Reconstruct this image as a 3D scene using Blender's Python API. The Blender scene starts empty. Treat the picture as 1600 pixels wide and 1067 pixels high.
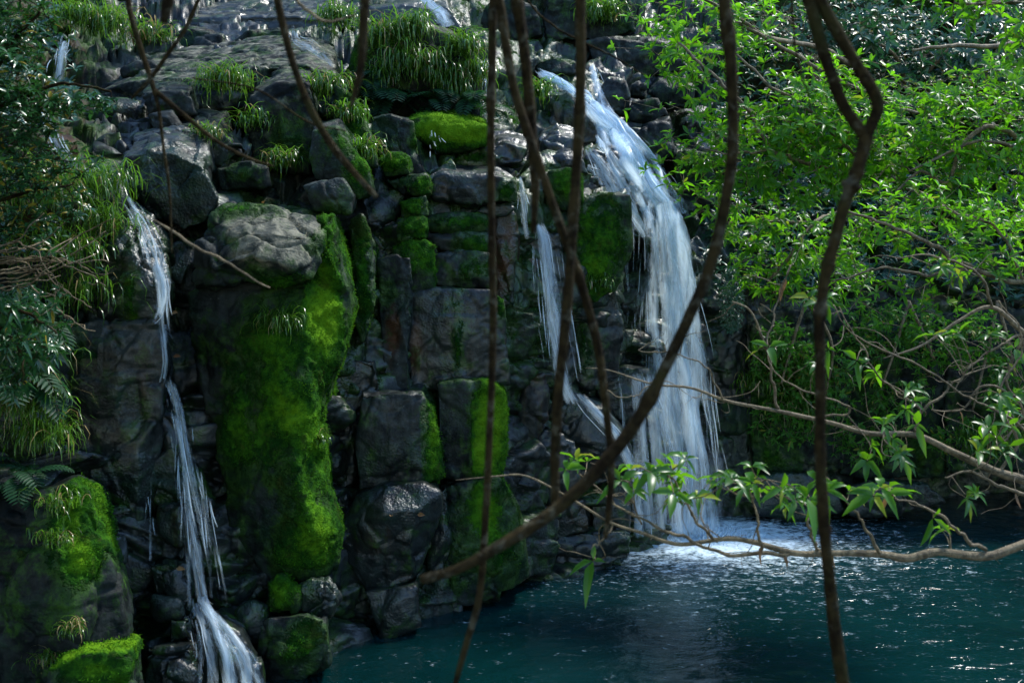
import bpy, math, random
import numpy as np
from mathutils import Vector
from mathutils.geometry import delaunay_2d_cdt
scene = bpy.context.scene
C = scene.collection
R = math.radians
# ---------------------------------------------------------------- camera, sky, sun, exposure
CAMZ, HOR, F = 3.5, 435.0, 1600.0          # eye height above the pool, horizon row, focal length in photo pixels
cd = bpy.data.cameras.new('camera'); cam = bpy.data.objects.new('camera', cd); C.objects.link(cam)
cam.location = (0, 0, CAMZ); cam.rotation_euler = (R(90), 0, 0)
cd.sensor_width = 36; cd.lens = 36; cd.shift_y = -(533.5 - HOR) / 1600.0
cd.clip_start = 0.05; cd.clip_end = 500
cd.dof.use_dof = True; cd.dof.focus_distance = 11.0; cd.dof.aperture_fstop = 2.9
scene.camera = cam
SUN_EL, SUN_AZ = 56.0, 55.0                # azimuth measured from the view direction (+y) towards +x
w = bpy.data.worlds.new('World'); scene.world = w; w.use_nodes = True
nt = w.node_tree; bg = nt.nodes['Background']
sky = nt.nodes.new('ShaderNodeTexSky'); sky.sky_type = 'NISHITA'; sky.sun_disc = False
sky.sun_elevation = R(SUN_EL); sky.sun_rotation = R(SUN_AZ); sky.ozone_density = 6.0; sky.dust_density = 0.2; sky.air_density = 1.3
nt.links.new(sky.outputs[0], bg.inputs[0]); bg.inputs[1].default_value = 0.15
sd = bpy.data.lights.new('sun', 'SUN'); sun = bpy.data.objects.new('sun', sd); C.objects.link(sun)
sd.energy = 2.3; sd.angle = R(10.0); sd.color = (1.0, 0.97, 0.90)
_s = Vector((math.cos(R(SUN_EL)) * math.sin(R(SUN_AZ)), math.cos(R(SUN_EL)) * math.cos(R(SUN_AZ)), math.sin(R(SUN_EL))))
sun.rotation_euler = _s.to_track_quat('Z', 'Y').to_euler()
scene.view_settings.view_transform = 'Standard'; scene.view_settings.look = 'None'
scene.view_settings.exposure = 1.6; scene.view_settings.gamma = 1.0
scene.cycles.transparent_max_bounces = 24
scene.cycles.max_bounces = 4
scene.cycles.sample_clamp_indirect = 6.0
# ---------------------------------------------------------------- noise
def _h(ix, iy, iz, s):
    a = (ix.astype(np.int64) * 374761393 + iy.astype(np.int64) * 668265263 + iz.astype(np.int64) * 2147483647 + s * 1274126177) & 0xFFFFFFFF
    a = ((a ^ (a >> 13)) * 1274126177) & 0xFFFFFFFF
    a = ((a ^ (a >> 16)) * 2246822519) & 0xFFFFFFFF
    a = a ^ (a >> 15)
    return (a & 0xFFFFFF) / float(0xFFFFFF)
def vnoise(p, s=0):
    i = np.floor(p).astype(np.int64); f = p - i; f = f * f * f * (f * (f * 6 - 15) + 10)
    r = 0
    for dx in (0, 1):
        for dy in (0, 1):
            for dz in (0, 1):
                wt = (f[:, 0] if dx else 1 - f[:, 0]) * (f[:, 1] if dy else 1 - f[:, 1]) * (f[:, 2] if dz else 1 - f[:, 2])
                r = r + wt * _h(i[:, 0] + dx, i[:, 1] + dy, i[:, 2] + dz, s)
    return r * 2 - 1
def fbm(p, o=4, s=0, gain=.5):
    r = 0; a = 1.0; t = 0
    for k in range(o):
        r = r + a * vnoise(p, s + k * 17); t += a; a *= gain; p = p * 2.03 + 11.7
    return r / t
def voro(p, s=0):
    """nearest jittered cell: distance, second distance, vector to the cell point, three random numbers of the cell"""
    i = np.floor(p).astype(np.int64); n = len(p)
    F1 = np.full(n, 9.0); F2 = np.full(n, 9.0); V = np.zeros((n, 3)); RR = np.zeros((n, 3))
    for dx in (-1, 0, 1):
        for dy in (-1, 0, 1):
            for dz in (-1, 0, 1):
                a, b, c = i[:, 0] + dx, i[:, 1] + dy, i[:, 2] + dz
                r0, r1, r2 = _h(a, b, c, s + 1), _h(a, b, c, s + 2), _h(a, b, c, s + 3)
                v = p - np.stack([a + r0, b + r1, c + r2], 1); d = np.sqrt((v * v).sum(1))
                m = d < F1
                F2 = np.where(m, F1, np.minimum(F2, d)); F1 = np.where(m, d, F1)
                V[m] = v[m]; RR[m] = np.stack([r1, r2, r0], 1)[m]
    return F1, F2, V, RR
def sstep(a, b, x):
    t = np.clip((x - a) / (b - a), 0, 1); return t * t * (3 - 2 * t)
def W(px, py, D):
    return np.array([(px - 800) / F * D, D, CAMZ + (HOR - py) / F * D])
# ---------------------------------------------------------------- objects
def tag(o, label=None, cat=None, group=None, kind=None):
    if label: o['label'] = label
    if cat: o['category'] = cat
    if group: o['group'] = group
    if kind: o['kind'] = kind
    return o
def mesh_obj(name, V, Fc, mat, parent=None, attrs=None, smooth=True, origin=None, uv=None):
    V = np.asarray(V, float)
    o0 = np.array(origin) if origin is not None else np.zeros(3)
    me = bpy.data.meshes.new(name); me.from_pydata((V - o0).tolist(), [], Fc if isinstance(Fc, list) else Fc.tolist())
    for k, a in (attrs or {}).items():
        at = me.attributes.new(k, 'FLOAT_COLOR', 'POINT'); at.data.foreach_set('color', np.asarray(a, np.float32).ravel())
    if uv is not None:
        at = me.attributes.new('flow', 'FLOAT_VECTOR', 'POINT'); at.data.foreach_set('vector', np.asarray(uv, np.float32).ravel())
    if smooth: me.polygons.foreach_set('use_smooth', [True] * len(me.polygons))
    me.materials.append(mat); me.update()
    o = bpy.data.objects.new(name, me); C.objects.link(o); o.location = o0
    if parent is not None: o.parent = parent; o.location = o0 - np.array(parent.location)
    return o
def empty(name, loc):
    o = bpy.data.objects.new(name, None); C.objects.link(o); o.location = loc; return o
def smooth_path(P, n):
    """Catmull-Rom through the points; P is (k, m)"""
    P = np.asarray(P, float); k = len(P)
    Q = np.vstack([2 * P[0] - P[1], P, 2 * P[-1] - P[-2]])
    d = np.r_[0, np.cumsum(np.linalg.norm(np.diff(P[:, :3], axis=0), axis=1))]
    t = np.linspace(0, d[-1], n); i = np.clip(np.searchsorted(d, t, 'right') - 1, 0, k - 2)
    u = ((t - d[i]) / np.maximum(d[i + 1] - d[i], 1e-9))[:, None]
    a, b, c, e = Q[i], Q[i + 1], Q[i + 2], Q[i + 3]
    return .5 * (2 * b + (c - a) * u + (2 * a - 5 * b + 4 * c - e) * u ** 2 + (3 * b - a - 3 * c + e) * u ** 3)
class MB:
    def __init__(s): s.V = []; s.F = []; s.A = []; s.n = 0
    def add(s, V, Fc, A=None):
        s.V.append(np.asarray(V, float)); s.F.extend([tuple(int(i) + s.n for i in f) for f in Fc]); s.n += len(V)
        s.A.append(np.tile([.5, .5, 0, 1], (len(V), 1)) if A is None else np.asarray(A))
    def tube(s, P, rad, sides=6, cap=True, wob=0, seed=0):
        P = np.asarray(P, float); n = len(P); rad = np.broadcast_to(np.asarray(rad, float), (n,))
        T = np.gradient(P, axis=0); T /= np.maximum(np.linalg.norm(T, axis=1), 1e-9)[:, None]
        ref = np.array([0, 1., 0]) if abs(T[:, 1]).mean() < .8 else np.array([1., 0, 0])
        U = np.cross(T, ref); U /= np.maximum(np.linalg.norm(U, axis=1), 1e-9)[:, None]; N = np.cross(T, U)
        a = np.arange(sides) * 2 * math.pi / sides
        V = P[:, None] + rad[:, None, None] * (np.cos(a)[None, :, None] * U[:, None] + np.sin(a)[None, :, None] * N[:, None])
        V = V.reshape(-1, 3)
        if wob: V = P.repeat(sides, 0) + (V - P.repeat(sides, 0)) * (1 + wob * fbm(V * 25, 3, seed))[:, None]
        Fc = [(i * sides + j, i * sides + (j + 1) % sides, (i + 1) * sides + (j + 1) % sides, (i + 1) * sides + j) for i in range(n - 1) for j in range(sides)]
        if cap: Fc += [tuple(range(sides))[::-1], tuple((n - 1) * sides + j for j in range(sides))]
        s.add(V, Fc)
    def build(s, name, mat, parent=None, origin=None, smooth=True):
        return mesh_obj(name, np.vstack(s.V), s.F, mat, parent, {'lc': np.vstack(s.A)}, smooth, origin)
# ---------------------------------------------------------------- materials
def mat_new(name):
    m = bpy.data.materials.new(name); m.use_nodes = True; t = m.node_tree; t.nodes.clear()
    out = t.nodes.new('ShaderNodeOutputMaterial')
    return m, t, out
class NT:
    def __init__(s, t): s.t = t
    def n(s, ty, **kw):
        x = s.t.nodes.new('ShaderNode' + ty)
        for k, v in kw.items(): setattr(x, k, v)
        return x
    def link(s, a, b): s.t.links.new(a, b)
    def put(s, sock, v):
        if v is None: return
        if hasattr(v, 'is_output'): s.t.links.new(v, sock)
        else: sock.default_value = v
    def math(s, op, a, b=None, clamp=False):
        x = s.n('Math', operation=op, use_clamp=clamp); s.put(x.inputs[0], a); s.put(x.inputs[1], b); return x.outputs[0]
    def mix(s, f, a, b):
        x = s.n('Mix', data_type='RGBA'); s.put(x.inputs[0], f); s.put(x.inputs[6], a); s.put(x.inputs[7], b); return x.outputs[2]
    def mixf(s, f, a, b):
        x = s.n('Mix', data_type='FLOAT'); s.put(x.inputs[0], f); s.put(x.inputs[2], a); s.put(x.inputs[3], b); return x.outputs[0]
    def noise(s, vec, sc, det=4, rough=.55, dist=0):
        x = s.n('TexNoise'); s.put(x.inputs['Vector'], vec); x.inputs['Scale'].default_value = sc; x.inputs['Detail'].default_value = det
        x.inputs['Roughness'].default_value = rough; x.inputs['Distortion'].default_value = dist; return x.outputs[0]
    def voro(s, vec, sc, feat='F1'):
        x = s.n('TexVoronoi', feature=feat); s.put(x.inputs['Vector'], vec); x.inputs['Scale'].default_value = sc; return x.outputs['Distance']
    def ramp(s, v, lo, hi):
        x = s.n('MapRange', interpolation_type='SMOOTHSTEP'); s.put(x.inputs[0], v); x.inputs[1].default_value = lo; x.inputs[2].default_value = hi; return x.outputs[0]
    def bump(s, h, st, dist, nrm=None):
        x = s.n('Bump'); s.put(x.inputs['Height'], h); x.inputs['Strength'].default_value = st; x.inputs['Distance'].default_value = dist
        s.put(x.inputs['Normal'], nrm); return x.outputs[0]
    def attr(s, name):
        x = s.n('Attribute', attribute_name=name); return x
    def sep(s, c):
        x = s.n('SeparateColor'); s.link(c, x.inputs[0]); return x.outputs
def col(r, g, b): return (r, g, b, 1)
def rock_material():
    m, t, out = mat_new('wet_basalt'); q = NT(t)
    geo = q.n('NewGeometry'); P = geo.outputs['Position']; at = q.attr('rk')
    ch = q.sep(at.outputs['Color']); moss, pale, brown, wet = ch[0], ch[1], ch[2], at.outputs['Alpha']
    n1 = q.noise(P, 1.7, 4, .6); n2 = q.noise(P, 8, 6, .62, .3); n3 = q.noise(P, 40, 3, .6)
    nv = q.n('Mapping'); q.link(P, nv.inputs[0]); nv.inputs['Scale'].default_value = (8, 8, .8)
    streak = q.noise(nv.outputs[0], 1.0, 4, .6, .4); zone = q.noise(P, .9, 2, .5)
    v = q.math('ADD', q.math('MULTIPLY', n1, .55), q.math('MULTIPLY', n2, .45))
    c = q.mix(q.ramp(v, .36, .66), col(.0018, .0034, .0037), col(.024, .031, .029))
    c = q.mix(q.math('MULTIPLY', q.ramp(streak, .50, .68), .75), c, col(.0016, .0036, .0038))
    c = q.mix(q.math('MULTIPLY', q.ramp(q.math('ADD', q.math('MULTIPLY', zone, .6), q.math('MULTIPLY', n2, .45)), .50, .66), .7), c, col(.005, .024, .008))   # thin algae film
    pn = q.mix(q.ramp(n2, .35, .66), col(.030, .035, .028), col(.175, .165, .118))
    pn = q.mix(q.math('MULTIPLY', q.ramp(streak, .5, .7), .5), pn, col(.05, .052, .045))
    c = q.mix(q.ramp(q.math('ADD', pale, q.math('MULTIPLY', q.math('SUBTRACT', n2, .5), .9)), .22, .65), c, pn)
    c = q.mix(q.ramp(q.math('ADD', brown, q.math('MULTIPLY', q.math('SUBTRACT', streak, .5), .9)), .3, .8), c, col(.055, .024, .010))
    li = q.math('MULTIPLY', q.ramp(n3, .62, .70), q.math('MULTIPLY', q.ramp(n1, .5, .62), .45))
    c = q.mix(li, c, col(.11, .13, .115))
    mn = q.noise(P, 4.2, 6, .66, .4); mf = q.noise(P, 55, 3, .6)
    mm = q.math('ADD', q.math('MULTIPLY', moss, .85), q.math('ADD', q.math('MULTIPLY', q.math('SUBTRACT', mn, .5), 2.0), q.math('ADD', q.math('MULTIPLY', q.math('SUBTRACT', mf, .5), .6), q.math('MULTIPLY', q.math('SUBTRACT', streak, .5), .7))))
    mask = q.ramp(mm, .40, .64); c = q.mix(q.math('MULTIPLY', q.ramp(mm, .02, .42), .85), c, q.mix(q.ramp(n2, .35, .65), col(.007, .026, .005), col(.026, .068, .007)))
    mtone = q.math('ADD', q.math('MULTIPLY', q.noise(P, 2.3, 4, .6), .55), q.math('MULTIPLY', q.noise(P, 14, 5, .7), .5))
    mc = q.mix(q.ramp(q.math('ADD', mtone, q.math('MULTIPLY', q.math('SUBTRACT', moss, .8), .16)), .42, .70), col(.005, .030, .004), col(.040, .135, .006))
    mc = q.mix(q.ramp(q.math('ADD', q.math('MULTIPLY', moss, .5), mtone), 1.0, 1.35), mc, col(.090, .200, .006))
    mc = q.mix(q.math('MULTIPLY', q.ramp(mn, .56, .70), .45), mc, col(.045, .045, .010))
    c = q.mix(mask, c, mc)
    wv = q.math('ADD', wet, q.math('ADD', q.math('MULTIPLY', q.math('SUBTRACT', n2, .5), .8), q.math('MULTIPLY', q.math('SUBTRACT', streak, .5), .7)))
    rg = q.mixf(q.ramp(wv, .30, .95), .62, .33)
    rg = q.mixf(mask, rg, .95)
    sp = q.mixf(mask, q.mixf(q.ramp(wv, .35, .9), .10, .45), .05)
    peb = q.voro(P, 38)
    rough_zone = q.ramp(zone, .42, .60)
    hgt = q.math('ADD', q.math('MULTIPLY', n2, .55), q.math('MULTIPLY', q.math('ADD', q.math('MULTIPLY', n3, .25), q.math('MULTIPLY', peb, .22)), q.mixf(rough_zone, .05, .75)))
    hm = q.math('ADD', q.math('MULTIPLY', mf, .55), q.math('MULTIPLY', q.noise(P, 24, 4, .7), .9))
    b = q.bump(q.mixf(mask, hgt, hm), 1.0, .036)
    bs = q.n('BsdfPrincipled'); q.put(bs.inputs['Base Color'], c); q.put(bs.inputs['Roughness'], rg); q.put(bs.inputs['Normal'], b)
    q.put(bs.inputs['Specular IOR Level'], sp)
    q.link(bs.outputs[0], out.inputs[0]); return m
def leaf_material(name, dark, light, yellow=(.25, .28, .02), rough=.32, trans=.35, tcol=(.20, .42, .02), spec=.5):
    m, t, out = mat_new(name); q = NT(t); ch = q.sep(q.attr('lc').outputs['Color'])
    geo = q.n('NewGeometry'); n = q.noise(geo.outputs['Position'], 3, 3)
    f = q.math('ADD', q.math('MULTIPLY', ch[0], .75), q.math('MULTIPLY', q.math('SUBTRACT', n, .35), .6), True)
    c = q.mix(f, col(*dark), col(*light)); c = q.mix(q.ramp(ch[2], .5, .9), c, col(*yellow))
    bs = q.n('BsdfPrincipled'); q.put(bs.inputs['Base Color'], c); bs.inputs['Roughness'].default_value = rough; bs.inputs['Specular IOR Level'].default_value = spec
    tl = q.n('BsdfTranslucent'); q.put(tl.inputs[0], q.mix(q.ramp(ch[2], .5, .9), q.mix(f, col(*[x * .5 for x in tcol]), col(*tcol)), col(*yellow)))
    mx = q.n('MixShader'); mx.inputs[0].default_value = trans; q.link(bs.outputs[0], mx.inputs[1]); q.link(tl.outputs[0], mx.inputs[2])
    q.link(mx.outputs[0], out.inputs[0]); return m
def bark_material(name, a, b, scale=30, rough=.8, spec=.4, lichen=None):
    m, t, out = mat_new(name); q = NT(t); geo = q.n('NewGeometry'); P = geo.outputs['Position']
    n1 = q.noise(P, scale, 6, .65); n2 = q.noise(P, scale * .2, 4, .6)
    c = q.mix(q.ramp(q.math('ADD', q.math('MULTIPLY', n1, .5), q.math('MULTIPLY', n2, .5)), .38, .64), col(*a), col(*b))
    if lichen: c = q.mix(q.math('MULTIPLY', q.ramp(q.noise(P, 17, 5, .7, .6), .54, .64), .7), c, col(*lichen)); c = q.mix(q.math('MULTIPLY', q.ramp(q.noise(P, 6, 4, .6), .55, .7), .5), c, col(.030, .036, .010))
    bs = q.n('BsdfPrincipled'); q.put(bs.inputs['Base Color'], c); bs.inputs['Roughness'].default_value = rough; bs.inputs['Specular IOR Level'].default_value = spec
    q.put(bs.inputs['Normal'], q.bump(q.math('ADD', n1, q.noise(P, scale * 4, 3, .6)), 1.0, .008)); q.link(bs.outputs[0], out.inputs[0]); return m
def fall_material():
    m, t, out = mat_new('falling_water'); q = NT(t)
    f = q.attr('flow').outputs['Vector']; al = q.sep(q.attr('lc').outputs['Color'])[0]
    mp = q.n('Mapping'); q.link(f, mp.inputs[0]); mp.inputs['Scale'].default_value = (22, 1.0, 1)
    mp3 = q.n('Mapping'); q.link(f, mp3.inputs[0]); mp3.inputs['Scale'].default_value = (7.5, .55, 1); s3 = q.noise(mp3.outputs[0], 1, 3, .55, .5)
    mp2 = q.n('Mapping'); q.link(f, mp2.inputs[0]); mp2.inputs['Scale'].default_value = (70, 2.6, 1)
    s1 = q.noise(mp.outputs[0], 1, 4, .6, .7); s2 = q.noise(mp2.outputs[0], 1, 3, .6)
    s = q.math('ADD', q.math('MULTIPLY', s3, .55), q.math('ADD', q.math('MULTIPLY', s1, .38), q.math('MULTIPLY', s2, .16)))
    fr = q.sep(q.attr('lc').outputs['Color'])[1]
    mpf = q.n('Mapping'); q.link(f, mpf.inputs[0]); mpf.inputs['Scale'].default_value = (13, 3.2, 1); sf = q.noise(mpf.outputs[0], 1, 5, .68, 1.1)
    s = q.mixf(q.math('MULTIPLY', fr, .75), s, q.math('ADD', q.math('MULTIPLY', sf, 1.05), .03))
    a = q.math('MULTIPLY', q.math('SUBTRACT', q.math('ADD', s, q.math('MULTIPLY', al, .85)), .88), 2.7, True)
    bs = q.n('BsdfPrincipled'); bs.inputs['Base Color'].default_value = col(.70, .86, .97); bs.inputs['Roughness'].default_value = .3
    tl = q.n('BsdfTranslucent'); tl.inputs[0].default_value = col(.70, .86, .97)
    q.put(bs.inputs['Normal'], q.bump(s, .5, .03))
    mx = q.n('MixShader'); mx.inputs[0].default_value = .5; q.link(bs.outputs[0], mx.inputs[1]); q.link(tl.outputs[0], mx.inputs[2])
    tr = q.n('BsdfTransparent'); m2 = q.n('MixShader'); q.put(m2.inputs[0], a); q.link(tr.outputs[0], m2.inputs[1]); q.link(mx.outputs[0], m2.inputs[2])
    q.link(m2.outputs[0], out.inputs[0]); return m
def pool_material():
    m, t, out = mat_new('pool_water'); q = NT(t); geo = q.n('NewGeometry'); P = geo.outputs['Position']
    foam = q.sep(q.attr('lc').outputs['Color'])[0]
    mp = q.n('Mapping'); q.link(P, mp.inputs[0]); mp.inputs['Scale'].default_value = (1, 1.5, 1)
    V = mp.outputs[0]
    w1 = q.noise(V, 3.2, 4, .55, .6); w2 = q.noise(V, 11, 3, .5, .3)
    h = q.math('ADD', w1, q.math('MULTIPLY', w2, .28))
    calm = q.ramp(q.noise(P, .55, 3, .6), .40, .62)
    b = q.bump(q.math('MULTIPLY', h, q.mixf(q.ramp(foam, .05, .5), q.mixf(calm, .18, 1.0), 1.4)), 1.0, .052)
    bs = q.n('BsdfPrincipled')
    fn = q.math('ADD', q.math('MULTIPLY', q.noise(V, 16, 6, .7, .4), .6), q.math('MULTIPLY', q.noise(V, 5, 4, .6, .5), .5))
    fm = q.ramp(q.math('ADD', foam, q.math('MULTIPLY', q.math('SUBTRACT', fn, .55), 3.2)), .30, 1.15)
    base = q.mix(q.ramp(q.noise(P, .35, 3), .35, .65), col(.0005, .0112, .0118), col(.0009, .0175, .0180))
    base = q.mix(q.math('MULTIPLY', foam, .6), base, col(.012, .045, .06))
    q.put(bs.inputs['Base Color'], q.mix(fm, base, col(.58, .72, .80)))
    q.put(bs.inputs['Roughness'], q.mixf(fm, .10, .5)); bs.inputs['IOR'].default_value = 1.333
    q.put(bs.inputs['Normal'], b); q.link(bs.outputs[0], out.inputs[0]); return m
M_ROCK = rock_material()
M_FALL = fall_material()
M_POOL = pool_material()
M_GRASS = leaf_material('grass_blade', (.014, .048, .006), (.085, .19, .018), (.28, .22, .09), .26, .35, (.18, .44, .03))
M_FERN = leaf_material('fern_frond', (.004, .022, .010), (.012, .055, .020), (.10, .12, .02), .55, .25, (.04, .18, .03), .2)
M_LEAF = leaf_material('glossy_leaf', (.008, .048, .005), (.090, .26, .014), (.26, .36, .02), .36, .45, (.26, .74, .015), .30)
M_LEAFD = leaf_material('dark_leaf', (.007, .034, .012), (.030, .105, .030), (.20, .17, .02), .26, .22, (.05, .20, .03), .42)
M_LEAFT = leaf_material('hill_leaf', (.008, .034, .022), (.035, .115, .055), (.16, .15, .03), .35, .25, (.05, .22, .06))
M_UNDER = leaf_material('undergrowth_leaf', (.010, .055, .007), (.065, .20, .016), (.16, .18, .02), .5, .35, (.10, .40, .02), .2)
M_SPRAY = leaf_material('spray_leaf', (.012, .060, .005), (.060, .175, .010), (.26, .32, .02), .34, .42, (.20, .52, .012), .35)
M_MOSS = leaf_material('moss_shoot', (.006, .040, .004), (.050, .165, .006), (.11, .22, .008), .8, .3, (.10, .26, .01), .05)
M_VINE = bark_material('dark_vine_bark', (.008, .0050, .0020), (.040, .029, .011), 45, .9, .08, (.085, .080, .055))
M_TWIG = bark_material('pale_twig_bark', (.06, .045, .022), (.24, .185, .105), 40, .7)
M_DEAD = leaf_material('dead_leaf', (.10, .045, .015), (.30, .17, .07), (.3, .2, .08), .6, .3, (.35, .18, .05))
# ---------------------------------------------------------------- rocks
def paint(V, Nn, D, blobs, mt=0, ms=0, pale=0, brown=0, wet=.5, pblobs=(), bblobs=()):
    """what grows on and stains the stone: moss, pale dry stone, brown iron stain, wetness"""
    def acc(bl, base):
        a = np.full(len(V), float(base))
        for b in bl:
            px, py, rx, ry, st = b[:5]; c = W(px, py, D); k = D / F
            d2 = ((V[:, 0] - c[0]) / (rx * k)) ** 2 + ((V[:, 2] - c[2]) / (ry * k)) ** 2
            a = a + st * np.exp(-d2 * .8)
        return a
    moss = acc(blobs, 0)
    moss = moss + mt * sstep(.35, .9, Nn[:, 2]) + ms * sstep(.25, .8, Nn[:, 0])
    p = acc(pblobs, pale) + .12 * sstep(.5, .95, Nn[:, 2]); b = acc(bblobs, brown)
    return np.stack([np.clip(moss, 0, 1.5), np.clip(p, 0, 1), np.clip(b, 0, 1), np.full(len(V), float(wet))], 1)
_seed = [100]
def rock(name, label, out, D, T, inner=(), rise=0, moss=(), mt=0, ms=0, pale=0, brown=0, wet=.5, amp=.75, fac=.8, rnd=1,
         group=None, cat='rock', pb=(), bb=(), back=.88, bulge=.08, vs=1.0, strata=0):
    _seed[0] += 7; sd_ = _seed[0]; rs = np.random.RandomState(sd_)
    out = [tuple(p) + (0,) * (3 - len(p)) for p in out]
    a2 = sum(out[i][0] * out[(i + 1) % len(out)][1] - out[(i + 1) % len(out)][0] * out[i][1] for i in range(len(out)))
    if a2 > 0: out = out[::-1]                       # counter-clockwise when seen from the camera (py points down)
    n = len(out); pts = out + [tuple(p) + (-bulge,) * (3 - len(p)) for p in inner]
    cx = sum(p[0] for p in out) / n; cy = sum(p[1] for p in out) / n
    if not inner: pts = pts + [(cx + rs.uniform(-8, 8), cy + rs.uniform(-8, 8), -bulge)]
    r = delaunay_2d_cdt([Vector((p[0], -p[1])) for p in pts], [], [list(range(n))], 1, 1e-4)
    co = [(v.x, -v.y) for v in r[0]]; src = r[3]
    front = []
    for k, (x, y) in enumerate(co):
        d = pts[src[k][0]][2] if src[k] else 0
        front.append(W(x, y, D + d))
    V = list(front); Fc = [tuple(f) for f in r[2]]
    omap = {}
    for k in range(len(co)):
        for s_ in src[k]:
            if s_ < n: omap[s_] = k
    ring = [omap[i] for i in range(n)]
    cc = np.mean([front[i] for i in ring], axis=0)
    bk = []
    for i in ring:
        f = front[i]; g = cc + (f - cc) * back; g = g.copy()
        g[1] = max(f[1] + .08, D + T * rs.uniform(.9, 1.1)); eye = np.array([0, 0, CAMZ]); gr = eye + (cc + (f - cc) * .93 - eye) * (g[1] / cc[1]); g = .3 * g + .7 * gr
        if f[2] > cc[2]: g[2] += rise
        bk.append(len(V)); V.append(g)
    for i in range(n):
        j = (i + 1) % n; Fc.append((ring[j], ring[i], bk[i], bk[j]))
    Fc.append(tuple(bk[::-1]))
    me = bpy.data.meshes.new('tmp'); me.from_pydata([tuple(v) for v in V], [], Fc); me.update()
    o = bpy.data.objects.new('tmp', me); C.objects.link(o)
    md = o.modifiers.new('r', 'REMESH'); md.mode = 'VOXEL'; md.voxel_size = min(.045, max(.018, D * .0022)) * vs
    if rnd:
        sm = o.modifiers.new('s', 'SMOOTH'); sm.factor = .5; sm.iterations = rnd
    dg = bpy.context.evaluated_depsgraph_get(); me2 = bpy.data.meshes.new_from_object(o.evaluated_get(dg))
    bpy.data.objects.remove(o); bpy.data.meshes.remove(me)
    nv = len(me2.vertices); P = np.empty(nv * 3); me2.vertices.foreach_get('co', P); P = P.reshape(-1, 3)
    Nn = np.empty(nv * 3); me2.vertices.foreach_get('normal', Nn); Nn = Nn.reshape(-1, 3)
    warp = np.stack([fbm(P * 2.1, 2, sd_ + 3), fbm(P * 2.1, 2, sd_ + 4), fbm(P * 2.1, 2, sd_ + 5)], 1) * .22
    q = (P + warp) * np.array([2.3, 2.3, 2.0])
    f1, f2, v, rr = voro(q, sd_)
    d = fac * (((rr[:, 0] - .5) * .055) + (v * (rr - .5)).sum(1) * .075 - .035 * (1 - sstep(0, .07, f2 - f1)))
    f1, f2, v, rr = voro((P + warp * .5) * 6.5, sd_ + 50)
    d += fac * ((v * (rr - .5)).sum(1) * .030 + (rr[:, 0] - .5) * .010)
    d += amp * (.040 * fbm(P * 1.6, 3, sd_ + 9) + .013 * fbm(P * 7, 4, sd_ + 11))
    if strata: d -= strata * .05 * (1 - sstep(0, .16, np.abs(((P[:, 2] + warp[:, 0] * .4) * 3.1) % 1 - .5) * 2))
    # joints: the stone splits along near-level and upright planes
    bl = (P + warp * .35) * np.array([1.9, 1.9, 2.6]) ; cell = np.floor(bl + .5 * np.stack([vnoise(np.floor(bl[:, [2, 2, 2]]) * 7.3, sd_), bl[:, 0] * 0, bl[:, 0] * 0], 1)); fr = bl - np.floor(bl)
    d += fac * ((_h(cell[:, 0], cell[:, 1], cell[:, 2], sd_) - .5) * .05)
    rk = paint(P, Nn, D, moss, mt, ms, pale, brown, wet, pb, bb)
    mo = sstep(.35, .8, rk[:, 0] + .5 * fbm(P * 4.5, 3, 5))
    d = d * (1 - .45 * mo) + mo * (.014 + .038 * fbm(P * 5.5, 3, 8) + .022 * fbm(P * 20, 3, sd_ + 22))
    P = P + Nn * d[:, None]
    org = np.array([cc[0], D + T * .5, P[:, 2].min()])
    me2.vertices.foreach_set('co', (P - org).ravel())
    at = me2.attributes.new('rk', 'FLOAT_COLOR', 'POINT'); at.data.foreach_set('color', rk.astype(np.float32).ravel())
    me2.polygons.foreach_set('use_smooth', [True] * len(me2.polygons)); me2.materials.clear(); me2.materials.append(M_ROCK); me2.update()
    me2.name = name
    ob = bpy.data.objects.new(name, me2); C.objects.link(ob); ob.location = org
    shoots(ob, P, Nn, rk[:, 0], sd_, org)
    return tag(ob, label, cat, group)
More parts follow.
